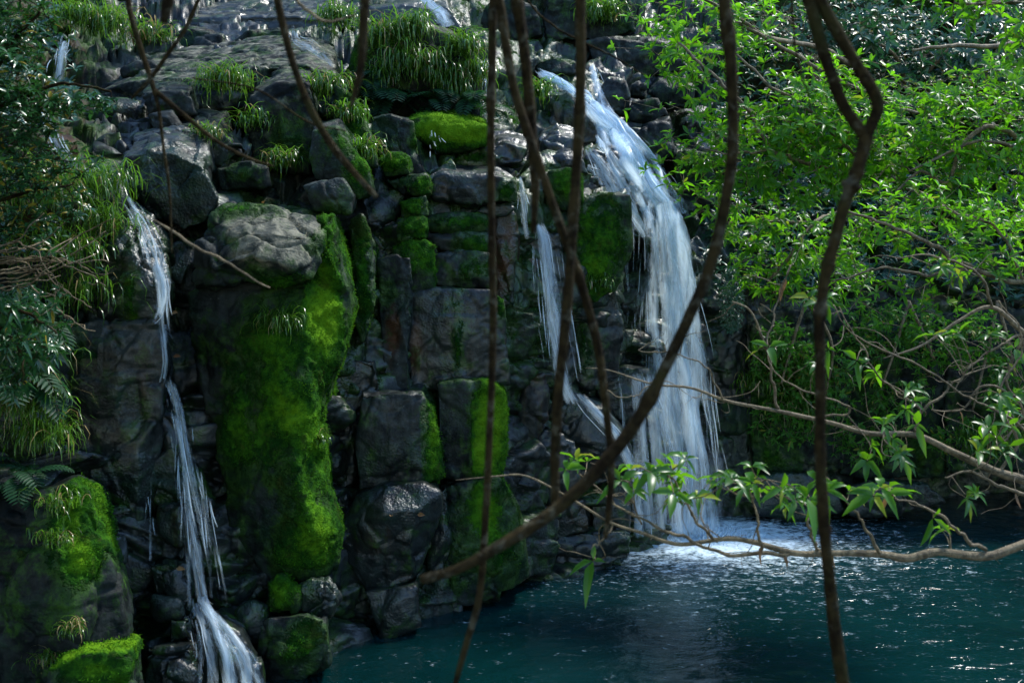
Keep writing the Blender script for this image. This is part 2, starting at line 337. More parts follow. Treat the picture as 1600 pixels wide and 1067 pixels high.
def shoots(ob, P, Nn, moss, sd_, org):
    """the cushions of moss on one rock: short shoots standing off the stone, a part of it"""
    rs = np.random.RandomState(sd_); mm = moss * .85 + 1.0 * fbm(P * 4.2, 4, 5) ; pick = np.where((mm > .78) & (Nn[:, 1] < .35) & (P[:, 2] > .05))[0]
    if len(pick) < 60: return
    pick = np.repeat(pick, 2) if len(pick) < 30000 else pick
    n = len(pick); p = P[pick] + rs.normal(0, .010, (n, 3)); nn = Nn[pick]
    d = nn * rs.uniform(.5, 1.0, (n, 1)) + rs.normal(0, .5, (n, 3)) + np.array([0, 0, -.25]); d /= np.linalg.norm(d, axis=1)[:, None]
    s_ = np.cross(d, rs.normal(size=(n, 3))); s_ /= np.maximum(np.linalg.norm(s_, axis=1), 1e-6)[:, None]
    clump = np.clip(.5 + .9 * fbm(P[pick] * 5.5, 3, 8), 0, 1); L = rs.uniform(.007, .019, (n, 1)) * (.6 + .8 * clump[:, None]); w = rs.uniform(.003, .006, (n, 1))
    p = p - nn * .006
    V = np.stack([p - s_ * w, p + s_ * w, p + d * L + s_ * w * .5, p + d * L - s_ * w * .5], 1).reshape(-1, 3)
    idx = np.arange(n)[:, None] * 4 + np.array([0, 1, 2, 3])
    tone = np.clip(clump * .55 + .35 * (moss[pick] - .5) + rs.uniform(-.15, .25, n), 0, 1); yl = np.clip((moss[pick] - 1.0) * 1.2 + rs.uniform(-.3, .3, n), 0, 1)
    A = np.stack([np.repeat(tone, 4), np.zeros(n * 4), np.repeat(yl, 4), np.ones(n * 4)], 1)
    o = mesh_obj('moss', V, idx, M_MOSS, None, {'lc': A}, False, org); o.parent = ob; o.location = (0, 0, 0); o['kind'] = 'stuff'
# ---------------------------------------------------------------- cliff and hillside, one terrain sheet
CX = [-900, -400, 0, 150, 300, 450, 560, 700, 850, 950, 1050, 1170, 1300, 1500, 1650, 2000, 2500]
CY = [-900, -500, -100, 0, 60, 130, 200, 280, 350, 450, 600, 750, 900, 1150]
CD = [[26, 26, 26, 27, 28, 29, 30, 31, 32, 33, 33, 33, 33, 33, 32, 30, 28],
      [20, 20, 20.5, 22, 23, 24, 24.5, 25.5, 26.5, 27, 27.5, 27.5, 27.5, 27, 26, 24, 22],
      [13, 13.5, 15, 16.5, 17.5, 18, 18, 18.5, 19, 20, 20.5, 20.5, 20.5, 20.5, 20, 18.5, 17],
      [11.5, 12, 13.2, 15, 16, 16.6, 16.6, 17.1, 18, 18.7, 19, 19, 19, 19, 18.5, 17, 15.5],
      [10.5, 11, 12.2, 13.9, 14.5, 15, 15.3, 15.8, 17, 17.7, 18, 18, 18.2, 18.4, 18, 16.5, 15],
      [9.8, 10.2, 11.2, 12.5, 12.9, 13.2, 13.9, 14.6, 15.9, 16.5, 17.2, 17.4, 17.6, 17.8, 17.4, 15.9, 14.3],
      [9.2, 9.6, 10.4, 11.5, 11.9, 12.2, 12.9, 13.5, 14.6, 15.5, 16.4, 16.8, 17, 17.2, 16.8, 15.2, 13.6],
      [8.8, 9.1, 9.8, 10.5, 10.9, 11.4, 12, 12.6, 13.3, 14.8, 15.8, 16.2, 16.4, 16.6, 16.2, 14.6, 13],
      [8.5, 8.8, 9.4, 10, 10.4, 10.9, 11.5, 12.2, 12.8, 14.2, 15.4, 15.8, 16, 16.2, 15.8, 14.2, 12.6],
      [8.2, 8.5, 9.1, 9.7, 10.1, 10.6, 11.3, 12.0, 12.7, 13.9, 14.8, 15.3, 15.5, 15.7, 15.4, 14, 12.4],
      [8, 8.3, 8.8, 9.5, 9.8, 10.4, 11.1, 11.8, 12.7, 13.8, 14.7, 15.2, 15.4, 15.8, 15.8, 14.2, 12.4],
      [7.8, 8, 8.5, 9.3, 9.6, 10.2, 10.9, 11.6, 12.6, 13.6, 14.6, 15.1, 15.4, 16.5, 17, 15, 12.6],
      [7.4, 7.6, 8.2, 9.1, 9.5, 10, 10.7, 11.4, 12.5, 13.4, 14.5, 15, 15.4, 17, 17.6, 15.4, 12.6],
      [7, 7.2, 7.9, 8.9, 9.3, 9.8, 10.5, 11.2, 12.3, 13.3, 14.4, 15, 15.4, 17, 17.6, 15.4, 12.6]]
def _interp1(xs, ys, x):
    """smooth monotone-ish interpolation along one axis; ys (k, m)"""
    xs = np.asarray(xs, float); i = np.clip(np.searchsorted(xs, x, 'right') - 1, 0, len(xs) - 2)
    u = ((x - xs[i]) / (xs[i + 1] - xs[i])); u = u * .5 + (u * u * (3 - 2 * u)) * .5
    return ys[i] * (1 - u)[:, None] + ys[i + 1] * u[:, None]
def depth_at(px, py):
    """depth of the undisplaced cliff sheet at one place"""
    a = _interp1(CY, np.array(CD, float), np.array([float(py)]))[0]
    return float(_interp1(CX, a[:, None], np.array([float(px)]))[0, 0])
def cliff():
    gx = np.r_[np.arange(-900, -60, 14), np.arange(-60, 1660, 3.2), np.arange(1660, 2501, 14)]
    gy = np.r_[np.arange(-900, -60, 14), np.arange(-60, 1000, 3.2), np.arange(1000, 1151, 10)]
    A = _interp1(CY, np.array(CD, float), gy.astype(float))           # (ny, nCX)
    Dm = _interp1(CX, A.T, gx.astype(float)).T                         # (ny, nx)
    PX, PY = np.meshgrid(gx, gy)
    P = np.stack([(PX - 800) / F * Dm, Dm, CAMZ + (HOR - PY) / F * Dm], 2).reshape(-1, 3)
    nx, ny = len(gx), len(gy)
    warp = np.stack([fbm(P * .9, 3, 31), fbm(P * .9, 3, 32), fbm(P * .9, 3, 33)], 1) * .35
    q = (P + warp) * np.array([1.25, .8, 1.7])
    f1, f2, v, rr = voro(q, 300)
    d = (rr[:, 0] - .5) * .55 + (v * (rr - .5)).sum(1) * .30 - .16 * (1 - sstep(0, .10, f2 - f1))
    f1, f2, v, rr = voro((P + warp * .5) * np.array([3.4, 3, 4.4]), 400)
    d += (rr[:, 0] - .5) * .13 + (v * (rr - .5)).sum(1) * .10 - .05 * (1 - sstep(0, .09, f2 - f1))
    d += .10 * fbm(P * 1.1, 4, 41) + .045 * fbm(P * 5, 4, 42)
    # the right-hand wall is one smoother cliff face
    sm = sstep(1110, 1180, PX.ravel()) * sstep(430, 500, PY.ravel())
    d = d * (1 - .75 * sm)
    Fr = np.gradient(P.reshape(ny, nx, 3), axis=1).reshape(-1, 3); Fu = np.gradient(P.reshape(ny, nx, 3), axis=0).reshape(-1, 3)
    Nn = np.cross(Fu, Fr); Nn /= np.linalg.norm(Nn, axis=1)[:, None]
    if Nn[:, 1].mean() > 0: Nn = -Nn
    d = d + .34 * (1 - sstep(1000, 1130, PX.ravel())) * sstep(170, 300, PY.ravel())
    P = P + Nn * d[:, None]
    Fr = np.gradient(P.reshape(ny, nx, 3), axis=1).reshape(-1, 3); Fu = np.gradient(P.reshape(ny, nx, 3), axis=0).reshape(-1, 3)
    N2 = np.cross(Fu, Fr); N2 /= np.maximum(np.linalg.norm(N2, axis=1), 1e-9)[:, None]
    if N2[:, 1].mean() > 0: N2 = -N2
    px, py = PX.ravel(), PY.ravel()
    moss = .12 + .18 * np.exp(-((px - 730) / 170) ** 2) * (py < 640) + .30 * fbm(P * .7, 3, 77) + .25 * sstep(.5, .9, N2[:, 2]) * sstep(500, 700, px)
    soil = sstep(1080, 1200, px) * (1 - sstep(330, 430, py)) + (1 - sstep(90, 240, px)) * (1 - sstep(380, 480, py))
    moss = moss + .25 * soil
    rk = np.stack([np.clip(moss, 0, 1), np.clip(.30 * sm + .1 * fbm(P * 2, 2, 7) + .05, 0, 1), np.clip(.55 * soil, 0, 1), .75 - .55 * soil], 1)
    idx = np.arange(nx * ny).reshape(ny, nx)
    Fc = np.stack([idx[:-1, :-1], idx[1:, :-1], idx[1:, 1:], idx[:-1, 1:]], 2).reshape(-1, 4)
    o = mesh_obj('cliff', P, Fc, M_ROCK, None, {'rk': rk}); tag(o, kind='structure'); return o
cliff()
# ---------------------------------------------------------------- the separate blocks and boulders of the falls
rock('rock_outcrop', 'large dark pebbly wet slab left of the thin left-hand waterfall', [(105, 508), (150, 497), (200, 508), (243, 502), (263, 560), (256, 640), (247, 740, .1), (236, 885, .15), (200, 915), (175, 880), (112, 720), (92, 600)], 8.9, 1.0,
     inner=[(190, 560, -.12), (215, 700, -.12), (170, 640, -.08), (215, 830, -.05)], wet=.75, amp=1.4, fac=.6, moss=[(110, 560, 30, 50, .5)], bb=[(230, 600, 30, 60, .3)])
rock('boulder', 'lumpy shiny grey boulder on top of the dark pebbly slab beside the left waterfall', [(148, 440), (168, 382), (200, 345, .15), (238, 366, .2), (257, 430), (250, 505), (200, 511), (158, 498)], 9.0, .9,
     inner=[(205, 410, -.05), (205, 460, -.15)], rise=.25, wet=.9, amp=2.2, moss=[(212, 470, 10, 40, .8)], pale=.12)
rock('boulder', 'dark mossy boulder at the water edge lower left, yellow moss on its upper right flank', [(-60, 800), (20, 775), (75, 765), (108, 748), (142, 765), (162, 850), (182, 912), (196, 980), (192, 1110, -.1), (-60, 1120)], 7.6, 1.6,
     inner=[(80, 830, -.2), (120, 980, -.25), (30, 950, -.2)], moss=[(122, 800, 28, 50, 1.2), (140, 870, 25, 40, 1.1), (100, 770, 20, 20, .5), (60, 900, 60, 60, .25)], wet=.2, amp=1.0)
rock('rock_slab', 'low flat ledge stone covered in green moss in the lower left corner', [(78, 1050), (100, 1035), (132, 1018), (202, 1020), (207, 1130), (70, 1130)], 7.1, .8, inner=[(140, 1070, -.06)], mt=.9, moss=[(140, 1040, 60, 20, 1.0), (170, 1060, 40, 25, .6)], rise=.05)
rock('rock_slab', 'tall narrow dark slab standing behind the left waterfall above the jammed stone', [(248, 640), (262, 600), (282, 690), (290, 785), (250, 792)], 9.1, .5, wet=.9)
rock('boulder', 'rough brown stone jammed in the cleft of the left waterfall', [(249, 792), (290, 780), (309, 812), (301, 843), (280, 853), (254, 828)], 8.85, .45, wet=.7, brown=.35, amp=1.5, rnd=5, vs=.8)
rock('rock_slab', 'thin ledge stone where the side trickle lands left of the left waterfall', [(232, 882), (260, 878), (292, 886), (302, 935), (285, 957), (243, 945)], 8.7, .6, wet=1, brown=.1, rise=.06, vs=.8)
rock('boulder', 'rounded dark stone right below the trickle ledge', [(238, 930), (280, 940), (284, 965), (250, 970), (236, 955)], 8.6, .4, wet=.6, rnd=6, vs=.8)
rock('rock_block', 'small square wet block at the foot of the left waterfall', [(262, 966), (296, 960), (303, 1004), (262, 1008)], 8.5, .4, wet=.9, vs=.8)
rock('rock_slab', 'dark layered bottom slab under the small square block at the lower edge', [(228, 1012), (300, 1002), (315, 1110), (225, 1120)], 8.3, .7, wet=.9, strata=1)
rock('boulder', 'wet round boulder under the foot of the left waterfall, water spreading over it', [(300, 985), (340, 965), (380, 985), (412, 1040), (420, 1120), (300, 1120)], 8.6, .8, wet=1, rnd=8, rise=.1, bulge=.2)
rock('rock_pillar', 'tall broad pillar with a bright moss covered right side, under the pale boulder', [(296, 460), (330, 448), (400, 440), (468, 430), (488, 350, .1), (520, 332, .15), (538, 400, .15), (549, 470, .2), (534, 560, .15), (505, 640, .1), (500, 660, .1), (503, 725, .12), (532, 835, .25), (526, 892, .25), (482, 908), (420, 908), (365, 850), (340, 700), (316, 600), (299, 520)], 9.4, 1.6,
     inner=[(350, 520, -.12), (420, 520, -.22), (480, 500, -.2), (380, 640, -.2), (450, 620, -.33), (400, 760, -.18), (460, 740, -.3), (490, 830, -.2), (430, 860, -.12), (515, 400, -.1), (478, 560, -.24), (487, 640, -.22)],
     moss=[(450, 510, 50, 50, .8), (350, 780, 24, 60, .35), (505, 420, 24, 90, 1.1), (515, 520, 22, 60, .8), (472, 640, 34, 50, 1.0), (440, 590, 30, 60, .6), (380, 600, 30, 80, .6), (490, 740, 26, 60, .8), (495, 840, 34, 45, 1.15), (450, 860, 34, 30, .6), (405, 690, 50, 50, .6), (355, 680, 30, 60, .3)], ms=.15, mt=.25, wet=.3, fac=.6, amp=1.4, cat='rock')
rock('boulder', 'pale grey tan boulder resting on top of the mossy pillar', [(300, 448), (306, 385), (324, 336, .15), (350, 320, .3), (420, 322, .35), (488, 336, .35), (512, 362, .25), (505, 402, .1), (487, 436), (425, 448), (385, 438), (335, 456)], 9.15, 1.2,
     inner=[(365, 358, -.02), (430, 360, -.05), (480, 365, -.02), (395, 400, -.22), (450, 415, -.2), (340, 415, -.15)], rise=.05, pb=[(430, 375, 70, 50, .75), (480, 390, 30, 40, .3), (370, 350, 40, 30, .3)], moss=[(440, 440, 40, 14, .9), (350, 325, 40, 12, .8), (505, 370, 14, 30, .8), (400, 420, 20, 14, .4), (440, 318, 60, 8, .5)], wet=.1, fac=.75, rnd=1)
rock('boulder', 'small bright moss covered stone under the foot of the tall pillar', [(415, 908), (442, 901), (466, 925), (462, 952), (420, 957)], 9.15, .5, moss=[(440, 925, 30, 30, 1.2)], vs=.8, rnd=6)
rock('boulder', 'dark wet rounded stone right of the small mossy stone at the pillar foot', [(453, 918), (485, 905), (512, 906), (527, 937), (516, 968), (470, 957)], 9.2, .5, wet=.9, moss=[(470, 950, 16, 20, .4)], vs=.8)
rock('rock_block', 'squat mossy block at the waterline below the tall pillar', [(402, 968), (470, 957), (506, 967), (514, 1035), (470, 1075), (395, 1085)], 8.95, .9, moss=[(440, 1010, 40, 30, .6), (480, 990, 20, 40, .5)], wet=.6)
rock('boulder', 'small wet stone between left waterfall and squat mossy block', [(368, 952), (395, 942), (413, 952), (406, 1004), (372, 1000)], 9.0, .4, wet=.9, vs=.8)
# upper left terraces
rock('rock_slab', 'broad flat grey terrace slab behind the upper grass tufts', [(150, 150), (200, 128), (300, 122), (400, 108), (480, 103), (525, 118), (552, 160), (540, 185), (420, 170), (300, 175), (190, 175)], 11.9, 1.6, inner=[(300, 150, 0), (450, 130, .1)], rise=.55, pale=.3, wet=.4, strata=1, mt=.1, amp=.5, fac=.55)
rock('rock_block', 'big grey green block face under the terrace slab right of the largest grass tuft', [(392, 150), (430, 132), (482, 132), (494, 190), (484, 272), (400, 268), (388, 210)], 11.0, 1.1, inner=[(440, 170, -.08), (440, 240, -.05)], rise=.3, pale=.22, wet=.25, moss=[(470, 235, 25, 30, .6), (440, 200, 40, 50, .2)], amp=.5, fac=.55)
rock('rock_block', 'dark squarish block left of the largest upper grass tuft', [(218, 148), (250, 141), (296, 142), (308, 180), (262, 186), (236, 182)], 10.9, .8, rise=.2, pale=.06, wet=.4, vs=.9, amp=.5, fac=.55)
rock('boulder', 'small dark stone wedged below the squarish upper block', [(234, 182), (268, 176), (286, 200), (243, 206)], 10.7, .5, rise=.1, vs=.8, wet=.5, amp=.5, fac=.55)
rock('rock_block', 'wedge shaped grey block under the middle grass tufts', [(253, 200), (300, 194), (346, 193), (378, 240), (345, 262), (300, 250), (262, 218)], 10.6, .9, rise=.2, pale=.15, wet=.4, moss=[(300, 215, 40, 15, .3)], amp=.5, fac=.55)
rock('rock_block', 'cracked grey block directly left of the lowest upper grass tuft', [(338, 264), (385, 256), (416, 258), (424, 292), (345, 297)], 10.4, .7, pale=.16, vs=.9, wet=.3, moss=[(390, 275, 25, 14, .4)], amp=.5, fac=.55)
rock('boulder', 'rounded grey stone just above the right end of the pale boulder', [(473, 290), (500, 280), (537, 278), (554, 306), (547, 336), (492, 330)], 9.9, .6, rnd=7, pale=.05, wet=.5, moss=[(510, 330, 30, 10, .5)], vs=.8, amp=.5, fac=.55)
rock('boulder', 'wet black humped rock in the stream above the left waterfall', [(192, 248), (230, 238), (272, 240), (318, 262), (342, 310), (320, 350), (285, 362), (225, 332), (200, 290)], 9.8, .9, wet=.7, amp=1.0, rise=.35, inner=[(270, 275, -.02), (230, 300, -.1)], fac=.55)
rock('boulder', 'moss edged dark boulder right of the lowest upper grass tuft', [(486, 205), (525, 195), (548, 225), (574, 262), (582, 300), (560, 312), (500, 292), (482, 250)], 10.3, .9, rise=.15, moss=[(560, 260, 22, 45, .9), (520, 210, 25, 25, .6)], pale=.05, wet=.4, amp=.5, fac=.55)
rock('rock_block', 'upright dark block on the upper ledge behind the terrace slab', [(298, 60), (318, 54), (347, 52), (350, 92), (300, 99)], 13.6, .6, inner=[(325, 75, -.1)], wet=.5, pale=.05, amp=.5, fac=.55)
rock('boulder', 'moss flanked boulder on the upper ledge left of a small cascade', [(358, 68), (385, 50), (440, 46), (456, 62), (456, 92), (400, 98), (366, 92)], 13.5, .9, moss=[(430, 75, 30, 20, .8)], rise=.1, pale=.1, wet=.4, amp=.5, fac=.55)
rock('rock_block', 'low wet black block between two upper ledge stones', [(336, 74), (360, 69), (396, 74), (402, 98), (336, 101)], 13.2, .5, wet=.9, vs=.9, amp=.5, fac=.55)
rock('rock_slab', 'wide wet stream ledge at the very top left', [(200, 42), (300, 30), (420, 26), (520, 28), (560, 44), (460, 52), (300, 60), (210, 62)], 15.0, 1.6, rise=.55, wet=1, pale=.2, strata=1, amp=.5, fac=.55)
rock('boulder', 'grey boulder behind the leftmost upper grass', [(255, 62), (290, 44), (330, 50), (345, 66), (290, 98), (250, 100)], 13.9, .7, pale=.12, wet=.3, rise=.1, amp=.5, fac=.55)
rock('boulder', 'low rounded grey stone left end of the terrace', [(185, 108), (215, 92), (245, 100), (248, 122), (190, 124)], 12.4, .7, pale=.1, wet=.4, rnd=7, amp=.5, fac=.55)
rock('boulder', 'huge brownish boulder behind the two large grass clumps upper centre', [(538, 120), (556, 60), (600, 38), (660, 36), (705, 52), (742, 88), (752, 190), (620, 190), (560, 175)], 13.0, 1.6, inner=[(640, 90, -.15), (700, 130, -.1)], rise=.2, pale=.16, brown=.2, wet=.2, moss=[(720, 110, 30, 40, .3), (560, 110, 20, 50, .7)], rnd=6, amp=.5, fac=.55)
rock('rock_slab', 'stream worn slab above the huge brownish boulder', [(545, 18), (640, 8), (700, 14), (725, 50), (690, 42), (560, 36)], 15.5, 1.3, rise=.4, wet=1, pale=.12, amp=.5, fac=.55)
rock('boulder', 'dark mossy slope stone beneath the right upper grass', [(520, 130), (552, 150), (575, 200), (590, 262), (560, 262), (530, 210)], 11.2, .9, moss=[(560, 220, 24, 50, .8), (545, 170, 20, 40, .6)], wet=.3, amp=.5, fac=.55)
# centre stack
rock('rock_slab', 'thick slab capped with bright yellow green moss below the large grass clumps', [(632, 190), (660, 181), (706, 181), (758, 196), (768, 222), (735, 236), (690, 240), (650, 214)], 12.2, 1.0, inner=[(710, 205, -.12)], moss=[(700, 200, 80, 30, 1.5), (740, 210, 40, 20, .6)], mt=.5, rnd=7, rise=.12, amp=.5, fac=.55)
rock('boulder', 'knobbly dark boulder left of the yellow mossy slab', [(580, 184), (610, 176), (645, 190), (655, 220), (668, 272), (640, 282), (604, 262), (578, 222)], 11.9, .9, amp=2, moss=[(650, 215, 12, 30, .6), (590, 215, 15, 30, .3)], pale=.05, wet=.5, fac=.55)
rock('rock_slab', 'wide dark wet slab with straight upper edge in the centre, moss at its right end', [(670, 280), (690, 270), (740, 274), (778, 274), (806, 288), (806, 312), (740, 322), (676, 310)], 11.5, 1.3, inner=[(730, 295, -.06)], rise=.22, moss=[(792, 296, 16, 20, .9)], wet=.7, bb=[(695, 295, 20, 20, .4)], rnd=1, amp=.5, fac=.55)
rock('rock_slab', 'thin pale wet ledge under the wide dark slab', [(668, 326), (720, 322), (790, 318), (806, 326), (790, 338), (668, 342)], 11.7, 1.1, wet=1, pale=.14, rise=.1, amp=.5, fac=.55)
rock('rock_slab', 'moss covered step below the thin pale ledge', [(662, 340), (700, 336), (760, 336), (770, 362), (700, 366), (664, 356)], 11.45, 1.0, moss=[(730, 348, 50, 12, .9)], wet=.5, amp=.5, fac=.55)
rock('rock_slab', 'second mossy step below, dark underneath', [(664, 362), (730, 360), (772, 362), (772, 400), (720, 396), (668, 384)], 11.4, 1.0, moss=[(745, 385, 30, 18, .9)], wet=.6, amp=.5, fac=.55)
rock('rock_block', 'lumpy rock with moss hanging under the mossy steps', [(672, 392), (720, 386), (772, 396), (775, 450), (700, 452), (668, 440)], 11.3, .9, moss=[(740, 420, 30, 25, .6)], amp=1.8, wet=.6, fac=.55)
rock('boulder', 'round moss cushion stone at top of the narrow left stack', [(594, 250), (612, 238), (634, 242), (643, 274), (600, 280)], 11.3, .5, moss=[(616, 252, 30, 16, 1.2)], rnd=6, vs=.8, amp=.5, fac=.55)
rock('rock_block', 'mossy edged block below the moss cushion stone', [(600, 282), (640, 272), (668, 272), (674, 304), (628, 308)], 11.3, .6, moss=[(662, 290, 14, 22, 1.0), (630, 285, 20, 10, .4)], vs=.8, amp=.5, fac=.55)
rock('rock_block', 'moss covered middle block of the narrow left stack', [(624, 312), (666, 304), (671, 338), (626, 344)], 11.25, .6, moss=[(645, 322, 30, 18, .9)], vs=.8, amp=.5, fac=.55)
rock('rock_block', 'moss covered lowest block of the narrow left stack', [(622, 346), (664, 340), (666, 372), (622, 376)], 11.2, .6, moss=[(645, 352, 30, 20, .8), (660, 355, 8, 24, .6)], vs=.8, amp=.5, fac=.55)
rock('boulder', 'wet blue grey stone in the gully left of the narrow mossy stack', [(575, 310), (618, 305), (622, 370), (600, 400), (575, 390)], 11.4, .7, wet=1, amp=2, pale=.1, moss=[(585, 340, 10, 40, .7)], fac=.55)
rock('rock_block', 'green mossy cube above the flat brown stained face', [(613, 392), (636, 377), (662, 376), (677, 384), (678, 452), (640, 462), (618, 445)], 11.15, .9, moss=[(650, 400, 40, 40, 1.0)], ms=.3, mt=.4, amp=.5, fac=.55)
rock('rock_pillar', 'dark square column left of the big flat face', [(588, 404), (612, 398), (642, 402), (645, 460), (638, 560), (642, 612), (602, 612), (592, 500)], 10.95, .9, wet=.5, bb=[(615, 520, 20, 60, .7)], moss=[(600, 450, 20, 30, .35)], rnd=1, fac=.5)
rock('rock_outcrop', 'big flat pebbly rock face in the centre with a brown stain at its left', [(632, 458), (700, 450), (766, 452), (792, 474), (795, 560), (798, 606), (720, 606), (645, 614), (630, 540)], 11.15, 1.0, inner=[(700, 520, -.06), (760, 520, -.05)], wet=.8, bb=[(650, 540, 22, 60, .7)], moss=[(720, 480, 25, 40, .3), (715, 545, 8, 30, .6), (782, 470, 10, 30, .8)], fac=.4, amp=1.2, pale=.07, rnd=1)
rock('rock_pillar', 'narrow brown wet pillar between centre face and the middle cascade', [(768, 330), (800, 322), (808, 380), (803, 480), (776, 480), (770, 400)], 11.8, .8, wet=.8, brown=.35, bb=[(785, 400, 20, 60, .3)])
rock('rock_block', 'large square dark block with a green right edge, left of the twin block', [(563, 616), (600, 612), (660, 612), (679, 640, .15), (690, 742, .15), (662, 764), (560, 768), (554, 690)], 10.35, 1.2, inner=[(610, 690, -.05), (655, 650, -.02), (660, 735, -.02)], rise=.1, moss=[(676, 690, 9, 70, .9)], ms=.4, wet=.6, pale=.06, rnd=1, fac=.5)
rock('rock_block', 'square block with a bright moss covered right face beside the middle cascade', [(680, 600), (716, 594), (756, 598), (786, 615, .25), (791, 700, .25), (782, 750, .2), (736, 752), (694, 745), (684, 680)], 10.75, 1.1, inner=[(735, 610, -.05), (736, 735, -.05), (738, 670, -.06)], rise=.1, moss=[(765, 650, 26, 60, 1.2), (760, 720, 24, 40, .8)], ms=.5, wet=.5, rnd=1, fac=.5, mt=.3)
rock('boulder', 'smooth wet bulging boulder below the large square dark block', [(553, 772), (600, 756), (662, 754), (688, 770), (690, 800, .1), (668, 862, .1), (650, 905), (610, 925), (570, 925), (540, 880), (528, 838)], 10.2, 1.1, inner=[(600, 800, -.25), (655, 795, -.15), (590, 870, -.12), (640, 860, -.1)], wet=.9, brown=.12, bb=[(590, 850, 50, 40, .35)], rise=.1, rnd=5, fac=.35, amp=.8)
rock('rock_block', 'squared wet block at the waterline under the smooth bulging boulder', [(566, 922), (612, 916), (652, 914), (657, 978), (600, 1002), (582, 960)], 10.0, .9, wet=.9, rise=.08, rnd=1, pale=.05, fac=.4)
rock('rock_block', 'tall mossy block at the waterline under the moss faced square block', [(690, 758), (735, 748), (782, 746), (812, 792, .1), (826, 902, .3), (775, 940, .1), (700, 955), (652, 945), (660, 905), (680, 860)], 10.75, 1.1, inner=[(735, 830, -.12), (780, 850, -.05), (705, 900, -.05)], moss=[(760, 790, 30, 50, 1.0), (775, 860, 30, 40, .6), (700, 900, 50, 30, .4)], ms=.3, wet=.5, rnd=1)
rock('rock_slab', 'black slot slab leaning between boulder and tall mossy block', [(672, 770), (700, 762), (706, 850), (690, 905), (668, 890)], 10.6, .5, wet=.8, pale=.03)
rock('rock_slab', 'low dark shelf at the water edge left of the splash', [(826, 888), (832, 842), (900, 828), (980, 832), (986, 868), (930, 888), (880, 900)], 12.3, .9, wet=1, rise=.08, strata=1)
rock('rock_block', 'brown wet block above the low water edge shelf', [(826, 792), (860, 780), (916, 782), (924, 832), (870, 842), (828, 838)], 12.3, .8, wet=.9, brown=.4)
rock('rock_block', 'dark wet block right of the brown block above the shelf', [(920, 775), (960, 770), (985, 790), (985, 832), (924, 836)], 12.6, .8, wet=1)
rock('rock_pillar', 'brown stained pillar left of the middle cascade foot', [(800, 660), (818, 595), (850, 582), (863, 604), (858, 655), (835, 690), (808, 700)], 12.0, .7, wet=.7, brown=.4)
rock('rock_outcrop', 'lumpy wet black rock behind the middle cascade', [(800, 372), (840, 356), (872, 366), (892, 430), (894, 600), (850, 590), (806, 560)], 12.3, .9, wet=1, amp=2.2, rise=.2)
rock('boulder', 'wet rock under the foot of the middle cascade left of the smooth apron', [(800, 705), (850, 670), (900, 690), (910, 770), (860, 785), (815, 780)], 12.2, .9, wet=1, rise=.1, rnd=6)
rock('rock_outcrop', 'block hung with long green moss right of the middle cascade', [(885, 330), (905, 312), (945, 302), (984, 306), (988, 400), (962, 455), (925, 475), (892, 430)], 12.5, 1.0, inner=[(940, 380, -.1)], moss=[(940, 360, 50, 60, .9), (930, 440, 30, 40, .8)], wet=.6, rise=.15)
rock('rock_outcrop', 'dark green streaked wall below the moss hung block', [(892, 478), (925, 470), (964, 452), (975, 520), (968, 590), (920, 612), (896, 590)], 12.8, .9, moss=[(920, 540, 20, 70, .45)], wet=.8)
rock('boulder', 'smooth sloping apron rock where the middle cascade fans out', [(868, 640), (900, 618), (948, 640), (985, 690), (992, 745), (940, 760), (890, 750)], 12.5, 1.0, inner=[(930, 700, -.15)], rnd=8, wet=1, rise=.2)
rock('boulder', 'mossy rounded block on the lip left of the main chute', [(848, 300), (856, 266), (885, 260), (908, 272), (912, 318), (880, 330)], 12.3, .8, moss=[(885, 285, 30, 30, .9)], ms=.4, rnd=6, wet=.4)
rock('boulder', 'dark rock ledge splitting the main fall halfway down', [(930, 590), (975, 572), (1015, 578), (1020, 640), (985, 668), (945, 650)], 13.2, .8, wet=1, rise=.12)
rock('rock_pillar', 'dark mossy rib in the shadowed gully right of the mossy pillar', [(545, 345), (565, 330), (584, 380), (582, 480), (566, 540), (552, 500)], 10.6, .9, moss=[(565, 400, 16, 70, .75), (572, 480, 12, 40, .6)], wet=.6, fac=.8)
rock('rock_block', 'wet bluish rock deep in the gully behind the mossy pillar', [(508, 610), (550, 560), (586, 560), (596, 612), (560, 640), (552, 770), (520, 800), (506, 720)], 10.7, .9, wet=1, amp=2, pale=.16)
rock('boulder', 'glistening dark stone low in the gully between pillar and bulging boulder', [(505, 790), (545, 770), (552, 850), (535, 905), (512, 890)], 10.4, .7, wet=1, amp=1.6, pale=.1)
# around the main chute
rock('boulder', 'black wet rock poking through the left edge of the main chute', [(938, 252), (958, 238), (980, 252), (985, 285), (955, 292), (940, 280)], 13.75, .6, wet=1, rise=.1, amp=.5)
rock('boulder', 'black wet knob splitting the plunge below the chute lip', [(1002, 372), (1020, 360), (1036, 380), (1034, 420), (1012, 428)], 13.72, .5, wet=1, rise=.08, amp=.6)
rock('rock_slab', 'flat wet slab below the yellow mossy slab', [(745, 228), (790, 222), (826, 232), (815, 256), (760, 262), (690, 258)], 12.4, .9, rise=.25, wet=1, pale=.16, moss=[(735, 245, 40, 10, .8)])
rock('boulder', 'flat topped wet stone at left foot of the upper chute', [(842, 225), (872, 206), (905, 216), (908, 252), (845, 256)], 13.4, .8, rise=.2, pale=.14, wet=.9)
rock('rock_slab', 'shelving wet slab just below the flat topped stone', [(838, 252), (880, 240), (915, 248), (922, 274), (850, 272)], 13.0, .9, rise=.2, pale=.12, wet=.9)
rock('boulder', 'small dark stone in the edge of the main chute', [(908, 250), (930, 234), (950, 242), (948, 268), (915, 272)], 13.6, .5, wet=1, moss=[(912, 255, 8, 10, .7)], vs=.8)
